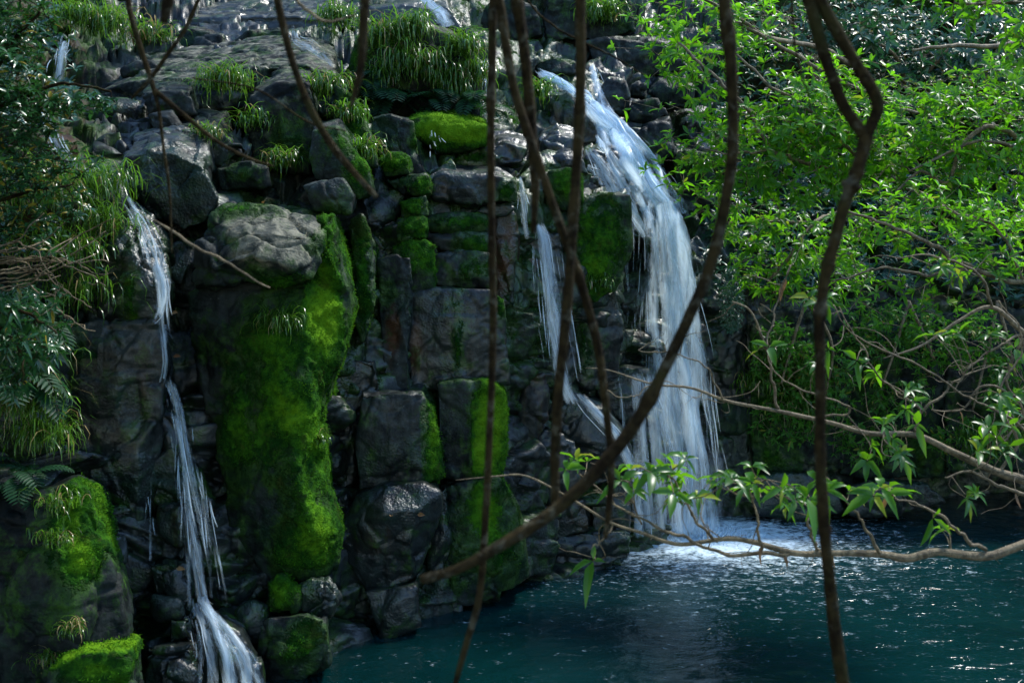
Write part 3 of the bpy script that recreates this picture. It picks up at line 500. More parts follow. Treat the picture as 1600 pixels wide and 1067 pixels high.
rock('boulder', 'dark stream bank rock left of the top of main chute', [(852, 150), (890, 142), (935, 190), (940, 225), (900, 225), (860, 200)], 14.6, 1.0, wet=.9, moss=[(880, 160, 20, 30, .4)], rise=.2, brown=.1)
rock('boulder', 'low mossy rimmed boulder at the head of the main chute', [(825, 98), (860, 90), (900, 96), (905, 118), (850, 122)], 15.9, .9, brown=.3, mt=.5, wet=.5)
rock('rock_block', 'large grey block right of the main chute', [(982, 225), (1002, 200), (1048, 184), (1054, 240), (1010, 262), (990, 255)], 14.6, 1.0, rise=.15, pale=.14, wet=.5, inner=[(1020, 225, -.08)], rnd=1)
rock('boulder', 'rounded small grey stone standing right of the upper chute', [(984, 152), (984, 132), (998, 124), (1012, 134), (1012, 156)], 15.4, .4, rnd=6, pale=.18, vs=.8, wet=.3)
rock('boulder', 'dark boulder left of the rounded small grey stone', [(938, 145), (950, 120), (975, 122), (984, 150), (984, 184), (950, 176)], 15.2, .8, pale=.06, wet=.6)
rock('rock_block', 'cracked grey block under the rounded small stone', [(986, 188), (990, 158), (1030, 150), (1046, 182), (1010, 198)], 15.0, .8, pale=.14, wet=.4)
rock('rock_slab', 'flat grey slab right of the rounded small stone', [(1014, 148), (1030, 128), (1085, 132), (1090, 165), (1045, 172)], 15.6, 1.0, rise=.2, pale=.14, wet=.4)
rock('boulder', 'grey boulder beside the middle of the main fall under overhanging leaves', [(1048, 250), (1062, 232), (1110, 240), (1120, 290), (1060, 300)], 14.8, .9, pale=.12, moss=[(1085, 262, 18, 16, .7)], wet=.4)
rock('rock_outcrop', 'dark rock buttress right of the main fall lower half', [(1098, 520), (1125, 400), (1160, 420), (1168, 500), (1168, 715), (1120, 720)], 15.2, .9, wet=.8, moss=[(1125, 460, 20, 60, .5)])
rock('boulder', 'big blue grey boulder at the top centre behind the hanging stems', [(745, 30), (768, 4), (800, -6), (838, 6), (850, 56), (800, 70), (752, 62)], 17.0, 1.2, pale=.12, wet=.4)
rock('boulder', 'tall grey boulder at the top right of the centre stems', [(845, 30), (862, -10), (930, -25), (985, -5), (995, 50), (930, 66), (855, 62)], 17.2, 1.2, pale=.16, wet=.4)
rock('rock_block', 'grey rock step at the upper right of the main chute', [(915, 66), (960, 60), (1060, 70), (1075, 110), (1000, 124), (930, 112)], 16.6, 1.1, pale=.12, wet=.5, rise=.15)
# right wall
rock('rock_outcrop', 'broad grey lichen spotted cliff block behind the right-hand twigs', [(1172, 505), (1230, 480), (1310, 492), (1330, 560), (1322, 735), (1240, 742), (1174, 735)], 15.0, 1.2, inner=[(1250, 560, -.12), (1250, 680, -.06)], pale=.26, wet=.25, moss=[(1230, 610, 70, 70, .8), (1200, 720, 40, 30, .4)], fac=.9)
rock('rock_outcrop', 'dark cracked cliff block right of the lichen spotted block', [(1308, 496), (1400, 470), (1470, 490), (1490, 600), (1478, 745), (1400, 752), (1312, 740)], 15.35, 1.2, inner=[(1410, 600, -.18)], pale=.15, wet=.3, fac=1.1, moss=[(1350, 600, 40, 80, .5), (1440, 700, 60, 30, .4)])
rock('rock_outcrop', 'grey lichened cliff block at far right above the dark pool corner', [(1476, 495), (1560, 480), (1660, 490), (1680, 720), (1590, 735), (1478, 738)], 15.25, 1.2, pale=.22, wet=.2, fac=.9, moss=[(1560, 640, 60, 60, .4)])
rock('rock_slab', 'bluish wet ledge at the waterline right of the splash', [(1172, 745), (1240, 738), (1300, 752), (1320, 800), (1240, 812), (1178, 806)], 14.7, .8, wet=.9, rise=.1, pale=.06)
rock('boulder', 'low dark boulder at the waterline below the cracked cliff block', [(1322, 762), (1380, 748), (1450, 756), (1480, 785), (1400, 806), (1325, 806)], 14.6, .9, wet=.7, rnd=6)

_dg = bpy.context.evaluated_depsgraph_get()
def hit(px, py, default=None):
    """depth of the built rock seen along one direction from the eye"""
    d = Vector(((px - 800) / F, 1.0, (HOR - py) / F)); ln = d.length
    ok, loc, *_ = scene.ray_cast(_dg, Vector((0, 0, CAMZ)), d / ln)
    return loc.y if ok else (default if default else depth_at(px, py))
# ---------------------------------------------------------------- pool
def pool():
    nx, ny = 460, 520
    xs = np.linspace(-14, 14, nx); ys = np.linspace(-3, 19, ny); X, Y = np.meshgrid(xs, ys)
    P = np.stack([X.ravel(), Y.ravel(), np.zeros(nx * ny)], 1)
    b = W(1105, 838, 14.0); r = np.sqrt((P[:, 0] - b[0]) ** 2 + ((P[:, 1] - b[1]) * 1.0) ** 2)
    q = P * np.array([1.6, 2.4, 1])
    z = .018 * fbm(q * .8, 3, 900) + .014 * fbm(q * 2.6, 3, 901) + .03 * np.exp(-(r / 1.3) ** 2) * fbm(P * 6, 3, 903) + .008 * np.sin(r * 9 + 2 * fbm(q, 2, 9)) * np.exp(-r / 3.5)
    P[:, 2] = z
    foam = 0.95 * np.exp(-(((P[:, 0] - b[0]) / 1.15) ** 2 + ((P[:, 1] - b[1] + .15) / .95) ** 2) ** .8) + .50 * np.exp(-(r / 2.9) ** 2)
    idx = np.arange(nx * ny).reshape(ny, nx); Fc = np.stack([idx[:-1, :-1], idx[:-1, 1:], idx[1:, 1:], idx[1:, :-1]], 2).reshape(-1, 4)
    o = mesh_obj('pool_water', P, Fc, M_POOL, None, {'lc': np.stack([np.clip(foam, 0, 1.2), foam * 0, foam * 0, foam * 0 + 1], 1)})
    tag(o, kind='structure')
pool()
# ---------------------------------------------------------------- falls
def sheet(path, dens=.8, nu=None, layers=2, bul=.06, seed=0, name='waterfall', parent=None, fade0=.08, fade1=.08, strands=20, spread=1.15, wob=.05, step=.05, hug=False, thin=0, froth=0.0, froth1=None, lo=.9):
    """falling water along a path of (px, py, depth, half width in px): layered sheets with a few free strands"""
    if hug:
        Z = np.array(path, float); t = np.r_[0, np.cumsum(np.hypot(np.diff(Z[:, 0]), np.diff(Z[:, 1])))]; tn = np.linspace(0, t[-1], max(len(Z), int(t[-1] / 16)))
        Z = np.stack([np.interp(tn, t, Z[:, k]) for k in range(4)], 1)
        dd = np.array([min(z[2] + lo, max(z[2] - .5, min(hit(z[0] + o_ * z[3], z[1], z[2]) for o_ in (-.5, 0, .5)) - .07)) for z in Z])
        k3 = np.convolve(np.pad(dd, 1, 'edge'), [.25, .5, .25], 'valid'); Z[:, 2] = np.minimum(k3, dd + .12); path = [tuple(z) for z in Z]
    Q = np.array([np.r_[W(p[0], p[1], p[2]), p[3] * p[2] / F] for p in path])
    L = np.linalg.norm(np.diff(Q[:, :3], axis=0), axis=1).sum(); nv = max(8, int(L / step)); S = smooth_path(Q, nv)
    P, hw = S[:, :3], np.maximum(S[:, 3], .01)
    T = np.gradient(P, axis=0); T /= np.linalg.norm(T, axis=1)[:, None]
    n = np.array([0, -1, .35]) - (T @ np.array([0, -1, .35]))[:, None] * T; n /= np.linalg.norm(n, axis=1)[:, None]
    U = np.cross(T, n); U *= np.sign(U[:, :1] + 1e-9)
    s = np.r_[0, np.cumsum(np.linalg.norm(np.diff(P, axis=0), axis=1))]; tt = s / s[-1]
    env = sstep(0, fade0 + 1e-6, tt) * (1 - sstep(1 - fade1, 1 + 1e-6, tt)) if fade0 or fade1 else np.ones(nv)
    rs = np.random.RandomState(seed + 5); VV, FF, AA, UV = [], [], [], []; base = 0
    def put(V, Fc, A, uv):
        nonlocal base
        VV.append(V); FF.extend([tuple(int(i) + base for i in f) for f in Fc]); AA.append(A); UV.append(uv); base += len(V)
    for k in range(layers):
        m = nu or max(5, int(hw.max() * 2 / .045)); u = np.linspace(-1, 1, m)
        ww = hw * (1 - .12 * k)
        G = P[:, None] + U[:, None] * (u[None, :, None] * ww[:, None, None]) 
        nz = fbm(np.stack([np.repeat(s, m) * 1.3, np.tile(u, nv) * np.repeat(hw, m) * 9, np.full(nv * m, seed + k * 3.3)], 1), 3, seed + k).reshape(nv, m)
        off = .03 + k * .05 + bul * (1 - u[None] ** 2) * 1.0 + nz * wob
        G = G + n[:, None] * off[:, :, None] + U[:, None] * (nz * wob * .6)[:, :, None]
        al = dens * (1 - .18 * k) * (1 - np.abs(u[None]) ** 1.8 * .85) * env[:, None] * (1 + .25 * nz)
        idx = np.arange(nv * m).reshape(nv, m); Fc = np.stack([idx[:-1, :-1], idx[:-1, 1:], idx[1:, 1:], idx[1:, :-1]], 2).reshape(-1, 4)
        al = al * (1 - thin * tt[:, None])
        uv = np.stack([np.repeat(hw, m) * np.tile(u, nv) * .6 + np.tile(u, nv) * .6 * hw.mean() + seed * 1.7 + k * 3.1, np.repeat(s, m), np.full(nv * m, k * 1.0)], 1)
        frv = np.repeat(froth + ((froth if froth1 is None else froth1) - froth) * tt, m)
        put(G.reshape(-1, 3), Fc, np.stack([al.ravel(), frv, al.ravel(), np.ones(nv * m)], 1), uv)
    for k in range(strands):
        u0 = rs.uniform(-1, 1) * spread; a = rs.uniform(0, .65); e = min(1, a + rs.uniform(.15, .5)); i0, i1 = int(a * (nv - 1)), max(int(e * (nv - 1)), int(a * (nv - 1)) + 4); i1 = min(i1, nv)
        if i1 - i0 < 4: continue
        if rs.rand() < .35: u0 *= .8
        ii = np.arange(i0, i1); x = np.linspace(0, 1, len(ii))
        c = P[ii] + U[ii] * ((u0 * hw[ii]) + rs.normal(0, .03) * x ** 1.5)[:, None] + n[ii] * (.06 + bul * (1 - min(1, u0 * u0)) + rs.uniform(0, .10) * np.sin(x * 2.6))[:, None]
        r = rs.uniform(.002, .0055) * np.sin(np.clip(x * .96 + .02, 0, 1) * math.pi) ** .5 + .001
        tw = U[ii]; b3 = [c + tw * r[:, None], c - tw * r[:, None], c + n[ii] * r[:, None]]
        V = np.stack(b3, 1).reshape(-1, 3); m = len(ii)
        Fc = [(i * 3 + j, i * 3 + (j + 1) % 3, (i + 1) * 3 + (j + 1) % 3, (i + 1) * 3 + j) for i in range(m - 1) for j in range(3)]
        al = np.repeat(rs.uniform(.30, .62) * np.sin(x * math.pi) ** .7, 3)
        put(V, Fc, np.stack([al, al * 0, al, np.ones(3 * m)], 1), np.stack([np.full(3 * m, rs.uniform(0, 90)), np.repeat(s[ii], 3), np.zeros(3 * m)], 1))
    V = np.vstack(VV)
    o = mesh_obj(name, V, FF, M_FALL, parent, {'lc': np.vstack(AA)}, True, None if parent is not None else P[-1], np.vstack(UV))
    return o
def fall(label, *parts, group=None):
    """parts: (part name, path, options)"""
    if len(parts) == 1:
        o = sheet(parts[0][1], **parts[0][2]); return tag(o, label, 'waterfall', group)
    p = parts[-1][1][-1]; e = empty('waterfall', W(p[0], p[1], p[2]))
    for nm, path, kw in parts: sheet(path, name=nm, parent=e, **kw)
    return tag(e, label, 'waterfall', group)
_rf = np.random.RandomState(77)
MAIN = []
# the chute: overlapping runs of water that each find their own way over the steps
ch = [(815, 92, 15.9), (850, 120, 15.4), (890, 148, 15.0), (925, 172, 14.7), (955, 205, 14.45), (982, 245, 14.2), (1008, 290, 14.0), (1040, 352, 13.8)]
for i, (o_, hw, a, e, dn) in enumerate([(0, 10, 0, 8, .95), (9, 9, 1, 8, .9), (-9, 8, 2, 7, .85), (20, 8, 3, 8, .7), (-22, 8, 3, 8, .72), (-36, 9, 4, 8, .62), (30, 6, 5, 8, .6), (4, 14, 4, 8, .9)]):
    t = np.arange(len(ch)) / 7.0; pts = [(p[0] + o_ * (.35 + .75 * t[q]) + _rf.normal(0, 3.5), p[1] - o_ * .35 * (.4 + t[q]) + _rf.normal(0, 2), p[2], hw * (.7 + .7 * t[q]) * _rf.uniform(.75, 1.3)) for q, p in enumerate(ch)][a:e]
    MAIN.append(('chute_run', pts, dict(dens=dn, seed=100 + i, strands=7, fade0=.12, fade1=.02, layers=2, bul=.05, wob=.10, spread=1.1, froth=1, hug=True)))
MAIN.append(('side_chute', [(924, 105, 15.3, 8), (930, 140, 14.95, 12), (945, 180, 14.5, 17), (965, 220, 14.25, 18)], dict(dens=.6, seed=12, strands=10, fade1=.3, froth=1, hug=True)))
MAIN.append(('ledge_spill', [(905, 215, 13.9, 12), (930, 255, 13.8, 20), (955, 300, 13.75, 26), (978, 350, 13.7, 26)], dict(dens=.52, seed=18, strands=24, fade0=.2, fade1=.3, froth=.8, hug=True)))
# the drop: separate falling runs from the lip, with dark rock between them
for i, (x0, y0, x1, y1, hw, dn, D0) in enumerate([(966, 306, 958, 520, 9, .50, 13.85), (978, 300, 975, 600, 12, .54, 13.8), (992, 312, 996, 690, 13, .52, 13.75), (1004, 318, 1014, 835, 15, .60, 13.72), (1016, 318, 1040, 838, 18, .72, 13.7), (1030, 322, 1064, 842, 21, .86, 13.68),
                                                 (1042, 330, 1086, 845, 22, .92, 13.68), (1052, 338, 1106, 846, 19, .84, 13.72), (1058, 350, 1124, 846, 14, .66, 13.76), (1062, 372, 1142, 842, 10, .52, 13.8), (1036, 326, 1075, 600, 24, .8, 13.62)]):
    n_ = 6; t = np.linspace(0, 1, n_); pts = [(x0 + (x1 - x0) * (.75 * q ** .8 + .25 * q) + _rf.normal(0, 3), y0 - 24 + (y1 - y0 + 24) * q, D0 + .12 * q + _rf.normal(0, .04), hw * (.65 + .75 * q) * _rf.uniform(.8, 1.25)) for q in t]
    MAIN.append(('falling_run', pts, dict(dens=dn * .86, seed=130 + i, strands=14, fade0=.06, fade1=.03 if y1 > 800 else .35, layers=2, bul=.06, wob=.10, spread=1.3, froth=.75, froth1=.1, thin=.22)))
for i, (x0, x1, hw, dn) in enumerate([(968, 980, 10, .5), (992, 1008, 16, .58), (1012, 1034, 16, .56), (1026, 1058, 14, .5), (1004, 1078, 10, .44)]):
    MAIN.append(('lower_veil', [(x0 - 12, 575, 13.15, hw * .5), (x0, 588, 13.05, hw), (x0 + (x1 - x0) * .3, 650, 13.05, hw * 1.2), (x0 + (x1 - x0) * .7, 740, 13.2, hw * 1.3), (x1, 840, 13.5, hw * 1.4)], dict(dens=dn, seed=150 + i, strands=12, fade0=.1, fade1=.08, wob=.09, froth=.5, froth1=.15, layers=2)))
LEFT = []
up = [(188, 285, 9.55), (203, 318, 9.3), (224, 355, 9.05), (241, 400, 8.9), (254, 450, 8.85), (257, 510, 8.82), (262, 570, 8.8), (268, 640, 8.8)]
for i, (o_, hw, a, e, dn) in enumerate([(0, 5, 0, 8, .62), (9, 4, 0, 7, .55), (-7, 4, 1, 6, .5), (16, 4, 1, 6, .48), (2, 8, 3, 7, .6)]):
    LEFT.append(('upper_run', [(p[0] + o_ * (.4 + .12 * q) + _rf.normal(0, 2), p[1] - o_ * .4, p[2], hw * _rf.uniform(.8, 1.5)) for q, p in enumerate(up)][a:e], dict(dens=dn, seed=170 + i, strands=7, spread=1.3, hug=True, bul=.02, wob=.05, froth=.7, froth1=.4, fade0=.1, fade1=.12)))
LEFT.append(('wet_film', [(p[0] + 6, p[1], p[2], 20) for p in up[1:7]], dict(dens=.36, seed=177, strands=10, spread=1.0, hug=True, bul=.01, wob=.03, froth=.8, fade0=.2, fade1=.2, layers=1)))
md = [(263, 568, 8.85), (276, 630, 8.8), (290, 700, 8.75), (304, 780, 8.72), (318, 870, 8.65), (330, 958, 8.55)]
for i, (o_, hw, a, e, dn) in enumerate([(0, 9, 0, 6, .62), (9, 7, 0, 6, .54), (-9, 6, 1, 6, .5), (17, 6, 1, 5, .46), (-16, 5, 3, 6, .46), (22, 5, 3, 6, .44)]):
    LEFT.append(('middle_run', [(p[0] + o_ * (.3 + .22 * q) + _rf.normal(0, 2), p[1], p[2] + _rf.normal(0, .02), hw * (.7 + .12 * q) * _rf.uniform(.8, 1.3)) for q, p in enumerate(md)][a:e], dict(dens=dn, seed=180 + i, strands=9, spread=1.3, layers=2, wob=.06, froth=.4, fade0=.1, fade1=.08)))
LEFT.append(('wet_film', [(p[0] + 6, p[1], p[2] + .03, 24) for p in md[1:]], dict(dens=.36, seed=178, strands=14, spread=1.0, bul=.01, wob=.05, froth=.6, fade0=.2, fade1=.1, layers=1)))
ft = [(318, 935, 8.5), (338, 975, 8.35), (358, 1020, 8.25), (372, 1110, 8.2)]
for i, (o_, hw, dn) in enumerate([(0, 14, .66), (20, 12, .6), (-18, 12, .58), (34, 9, .5), (-34, 8, .46)]):
    LEFT.append(('foot_cascade', [(p[0] + o_ * (.35 + .4 * q) + _rf.normal(0, 2), p[1] + abs(o_) * .25, p[2], hw * (.7 + .35 * q)) for q, p in enumerate(ft)], dict(dens=dn, seed=190 + i, strands=9, fade0=.1, fade1=0, wob=.09, froth=.85, hug=True, lo=.35)))
fall('main white waterfall sweeping down a diagonal chute and plunging into the pool',
     *MAIN)
fall('thin left-hand waterfall threading down a cleft beside the mossy pillar', *LEFT)
fall('slender trickle beside the jammed stone left of the left waterfall', ('t', [(241, 735, 8.72, 3), (239, 800, 8.68, 4), (238, 882, 8.6, 5)], dict(dens=.42, seed=24, strands=12)))
fall('broken middle cascade dropping behind the hanging stems',
     ('upper_spout', [(812, 285, 12.0, 6), (818, 310, 11.75, 8), (822, 345, 11.7, 9), (826, 380, 11.7, 9)], dict(dens=.58, seed=31, strands=20)),
     ('middle_drop', [(838, 345, 12.05, 12), (850, 380, 11.9, 17), (858, 440, 11.85, 19), (868, 520, 11.85, 20), (882, 600, 11.85, 20), (900, 640, 11.9, 20)], dict(dens=.66, seed=32, strands=60, spread=1.5, wob=.07, froth=.5, layers=3)),
     ('fan', [(890, 600, 12.2, 8), (925, 640, 12.0, 14), (962, 680, 12.0, 14), (990, 740, 12.1, 14), (1000, 860, 12.4, 14)], dict(dens=.62, seed=33, strands=24, hug=True, froth=.6)))
fall('small cascade off the top ledge left of a grass tuft', ('c', [(460, 52, 13.6, 6), (466, 72, 13.4, 14), (490, 84, 13.2, 20), (512, 100, 13.0, 12), (524, 128, 12.7, 8)], dict(dens=0.48, seed=41, strands=24, hug=True, froth=.5)))
fall('small fan shaped fall at the very top centre', ('c', [(655, -2, 15.6, 8), (676, 16, 15.2, 15), (692, 34, 14.9, 18), (702, 54, 14.7, 16)], dict(dens=0.68, seed=42, strands=30, hug=True, froth=.5)))
fall('narrow fall at far upper left behind the glossy bush', ('c', [(106, 70, 12.0, 12), (100, 100, 11.6, 15), (95, 142, 11.3, 17)], dict(dens=0.58, seed=43, strands=24, hug=True, froth=.5)))
fall('stream sliding down wet stone beneath the glossy bush at left', ('c', [(84, 190, 10.6, 10), (95, 240, 10.1, 13), (125, 270, 9.8, 18), (172, 284, 9.6, 12)], dict(dens=0.54, seed=44, strands=20, hug=True, froth=.5)))
fall('little spill beside the yellow mossy slab', ('c', [(676, 205, 12.15, 6), (682, 232, 11.95, 12), (690, 262, 11.75, 16)], dict(dens=0.40, seed=45, strands=16, hug=True, froth=.5)))
fall('narrow veil right of the large grass clumps', ('c', [(764, 95, 14.0, 6), (760, 135, 13.4, 10), (762, 180, 12.9, 12), (770, 205, 12.7, 14)], dict(dens=0.52, seed=46, strands=20, hug=True, froth=.5)))
fall('trickle down the ledge beside the head of the main chute', ('c', [(905, 262, 13.2, 8), (935, 285, 13.1, 10), (945, 300, 13.0, 14)], dict(dens=0.48, seed=47, strands=12, hug=True, froth=.5)))
def spray():
    """white spray thrown up where the main fall lands"""
    rs = np.random.RandomState(8); b = W(1095, 842, 13.95); VV, FF, base = [], [], 0
    for k in range(520):
        a = rs.uniform(0, 2 * math.pi); r0 = abs(rs.normal(0, .45)); p = b + np.array([math.cos(a) * r0 * 1.4, math.sin(a) * r0 * .8 - .1, .0]); h = rs.uniform(.05, .42) * math.exp(-r0 * 1.2)
        t = np.linspace(0, 1, 5); dx = np.array([math.cos(a) * rs.uniform(.02, .25), math.sin(a) * rs.uniform(.02, .2), 0])
        P = p + t[:, None] * dx + np.stack([t * 0, t * 0, h * (1.6 * t - t * t * .9)], 1); r = rs.uniform(.004, .011) * (1 - .6 * t)
        V = np.stack([P + np.array([1, 0, 0]) * r[:, None], P - np.array([1, 0, 0]) * r[:, None], P + np.array([0, -1, .3]) * r[:, None]], 1).reshape(-1, 3)
        FF += [(i * 3 + j + base, i * 3 + (j + 1) % 3 + base, (i + 1) * 3 + (j + 1) % 3 + base, (i + 1) * 3 + j + base) for i in range(4) for j in range(3)]; VV.append(V); base += 15
    V = np.vstack(VV); al = .62 * np.ones(len(V))
    o = mesh_obj('spray', V, FF, M_FALL, None, {'lc': np.stack([al] * 3 + [al * 0 + 1], 1)}, True, b, V * np.array([1, 1, 1]))
    tag(o, 'white spray thrown up where the main fall lands in the pool', 'spray', None, 'stuff')
spray()
# ---------------------------------------------------------------- leaves and blades
def nrm(a): return a / np.maximum(np.linalg.norm(a, axis=-1, keepdims=True), 1e-9)
def leaf_arrays(B, Dv, Nv, L, Wd, droop, rnd, yel):
    """lanceolate folded leaves, eight vertices and six faces each"""
    B, Dv, Nv = np.asarray(B), nrm(np.asarray(Dv)), np.asarray(Nv); n = len(B)
    Sd = nrm(np.cross(Dv, Nv)); Nv = nrm(np.cross(Sd, Dv)); L = np.broadcast_to(L, (n,))[:, None]; Wd = np.broadcast_to(Wd, (n,))[:, None]; dr = np.broadcast_to(droop, (n,))[:, None]
    down = np.array([0, 0, -1.0])
    def sp(t): return B + Dv * L * t + (down * .7 - Nv * .3) * L * dr * t * t
    p0, p1, p2, p3 = sp(0.), sp(.33), sp(.68), sp(1.)
    up = Nv * Wd * .22
    V = np.stack([p0, p1, p2, p3, p1 + Sd * Wd * .5 + up, p1 - Sd * Wd * .5 + up, p2 + Sd * Wd * .42 + up, p2 - Sd * Wd * .42 + up], 1).reshape(-1, 3)
    f = [(0, 1, 4), (0, 5, 1), (1, 2, 6, 4), (1, 5, 7, 2), (2, 3, 6), (2, 7, 3)]
    Fc = [tuple(i * 8 + k for k in q) for i in range(n) for q in f]
    A = np.stack([np.repeat(rnd, 8), np.zeros(n * 8), np.repeat(yel, 8), np.ones(n * 8)], 1)
    return V, Fc, A
def whorls(rs, P, axis, nl, L, open_=(.7, 1.25), droop=(.1, .5), yel=.03):
    """leaf whorls at points P round their axes"""
    n = len(P); k = rs.randint(nl[0], nl[1] + 1, n); i = np.repeat(np.arange(n), k); m = len(i)
    ax = nrm(axis)[i]; ref = nrm(rs.normal(size=(n, 3)))[i]; u = nrm(np.cross(ax, ref)); v = np.cross(ax, u)
    j = np.concatenate([np.arange(q) for q in k]); th = j * 2 * math.pi / k[i] + rs.uniform(0, .7, m)
    op = rs.uniform(open_[0], open_[1], m); rad = np.cos(th)[:, None] * u + np.sin(th)[:, None] * v
    d = ax * np.cos(op)[:, None] + rad * np.sin(op)[:, None]; N = ax * np.sin(op)[:, None] - rad * np.cos(op)[:, None]
    LL = L * np.minimum(rs.uniform(.45, 1.35, m) * rs.uniform(.75, 1.2, n)[i], 1.3); tone = np.clip(rs.uniform(0, 1, n)[i] * .6 + rs.uniform(0, .4, m), 0, 1)
    return leaf_arrays(P[i] + rad * .004, d, N, LL, LL * rs.uniform(.26, .38, m), rs.uniform(droop[0], droop[1], m), tone, (rs.rand(m) < yel) * 1.0)
def ribbons(rs, B, az, el, L, wd, droop, seg=6, dead=.05):
    """arching grass blades"""
    n = len(B); t = np.linspace(0, 1, seg)
    h = np.stack([np.cos(az), np.sin(az), np.zeros(n)], 1); P = np.zeros((n, seg, 3)); P[:, 0] = B; e = el.copy()
    for k in range(1, seg):
        d = h * np.cos(e)[:, None] + np.array([0, 0, 1.0]) * np.sin(e)[:, None]; P[:, k] = P[:, k - 1] + d * (L / (seg - 1))[:, None]; e = e - droop / (seg - 1) * (.5 + k / seg)
    s = np.stack([-np.sin(az), np.cos(az), np.zeros(n)], 1); prof = np.array([.7, 1, 1, .85, .55, .08][:seg]) if seg == 6 else np.linspace(1, .1, seg)
    off = s[:, None] * (wd[:, None] * prof[None])[:, :, None] * .5
    V = np.stack([P - off, P + off], 2).reshape(-1, 3)
    Fc = [(i * seg * 2 + k * 2, i * seg * 2 + k * 2 + 1, i * seg * 2 + k * 2 + 3, i * seg * 2 + k * 2 + 2) for i in range(n) for k in range(seg - 1)]
    tone = rs.uniform(0, 1, n); A = np.stack([np.repeat(tone, seg * 2), np.zeros(n * seg * 2), np.repeat((rs.rand(n) < dead) * 1.0, seg * 2), np.ones(n * seg * 2)], 1)
    return V, Fc, A
_gs = [1]
def grass(label, px, py, D, size, n=90, wide=.35, group='grass tufts on the rocks', name='grass_tuft', mat=None, dead=.06, fall_=3.5, width=.0125, face=0.0, cat='grass tuft', flat=.6):
    """a tuft whose crown sits at (px, py); size = blade length in photo pixels, wide = spread of the crown in the same share"""
    _gs[0] += 1; rs = np.random.RandomState(_gs[0] * 13); D = min(D + .6, hit(px, py, D) - .04); k = D / F; b = W(px, py, D); L = size * k * 1.25; n = int(n * 2.1); wide = wide * .6
    B = b + np.stack([rs.normal(0, wide * L, n), rs.normal(0, wide * L * .5, n), rs.normal(0, wide * L * .35, n)], 1)
    az = rs.uniform(0, 2 * math.pi, n); g = rs.rand(n) < face; az[g] = rs.normal(-math.pi / 2, .9, g.sum())
    v, f, a = ribbons(rs, B, az, np.clip(rs.normal(1.15, .33, n), .2, 1.55), L * rs.uniform(.55, 1.2, n), width * rs.uniform(.6, 1.3, n) * (D / 11), fall_ * rs.uniform(.75, 1.35, n), dead=dead)
    o = mesh_obj(name, v, f, mat or M_GRASS, None, {'lc': a}, True, b); return tag(o, label, cat, group)
def fern(label, px, py, D, size, n=9, group='ferns on the rocks', mat=None):
    _gs[0] += 1; rs = np.random.RandomState(_gs[0] * 17); D = min(D + .6, hit(px, py, D) - .05); k = D / F; b = W(px, py, D); L = size * k * 1.25
    mb = MB(); B, Dv, Nv, LL = [], [], [], []
    for i in range(n):
        az = rs.normal(-math.pi / 2, 1.1); e = rs.uniform(.1, .9); p = b + rs.normal(0, .05, 3); pts = [p.copy()]; m = 13
        for q in range(m):
            d = np.array([math.cos(az) * math.cos(e), math.sin(az) * math.cos(e), math.sin(e)]); p = p + d * L / m; e -= rs.uniform(.08, .16); pts.append(p.copy())
            sd_ = np.array([-math.sin(az), math.cos(az), 0]); up = np.cross(sd_, d) * -1; up = up if up[2] > 0 else -up
            for s_ in (-1, 1):
                if q > 0: B.append(p); Dv.append(sd_ * s_ + d * .45); Nv.append(up); LL.append(L * .36 * (math.sin((q + 1.2) / (m + 1.5) * math.pi) ** .8 * .9 + .08))
        mb.tube(np.array(pts), .003, 3, False)
    v, f, a = leaf_arrays(B, Dv, Nv, np.array(LL), np.array(LL) * .26, .15, rs.uniform(0, 1, len(B)), np.zeros(len(B))); mb.add(v, f, a)
    o = mb.build('fern', mat or M_FERN, None, b); return tag(o, label, 'fern', group)
# ---------------------------------------------------------------- grass on the rocks
grass('wide grass tuft at the far upper left behind the bush', 160, 45, 12.6, 62, 130, .45)
grass('grass tuft with pale dry blades under the leaning twig upper left', 235, 62, 12.6, 46, 90, .5, dead=.2)
grass('short grass tuft on the ledge above the fall at far upper left', 112, 30, 12.4, 40, 80, .6)
grass('large spreading grass tuft on the terrace slab edge', 352, 135, 10.75, 56, 130, .42)
grass('grass tuft hanging below the largest terrace tuft', 398, 195, 10.5, 44, 70, .35)
grass('small drooping grass tuft with brown strands left of the hanging tuft', 322, 215, 10.3, 40, 60, .3, dead=.25)
grass('grass tuft at the end of the long bare twig', 442, 258, 10.1, 46, 80, .35, dead=.15)
grass('grass tuft at the top beside the small upper cascade', 525, 35, 13.2, 46, 110, .4)
grass('bright grass tuft right of the grey green block', 508, 140, 10.8, 48, 110, .45)
grass('grass spilling down the mossy slope stone', 545, 182, 11.0, 40, 70, .35)
grass('bright grass tuft above the narrow mossy stack', 562, 240, 10.2, 46, 80, .35)
for lb, x, y, z in (('leftmost tuft of the grass clump over the huge brownish boulder', 598, 70, 58), ('highest tuft of the grass clump over the huge brownish boulder', 640, 56, 58), ('middle tuft of the grass clump over the huge brownish boulder', 628, 108, 62), ('lower left tuft of the grass clump, just above the fern in shade', 600, 128, 48),
                    ('tuft between the two big grass clumps', 668, 118, 60), ('top tuft of the second grass clump beside the narrow veil', 722, 82, 52), ('right tuft of the second grass clump, overhanging the narrow veil', 742, 122, 50), ('lower tuft of the second grass clump above the yellow mossy slab', 706, 142, 50)):
    grass(lb, x, y, 12.75, z, 105, .3, face=.35)
grass('sparse grass tuft left of the main chute behind stems', 842, 150, 14.0, 52, 50, .2)
grass('grass tuft on the grey boulders at the upper right centre', 940, 28, 16.4, 48, 100, .4)
grass('pale grass tuft growing out of the mossy pillar face', 436, 508, 8.95, 50, 90, .32, width=.011, face=.4)
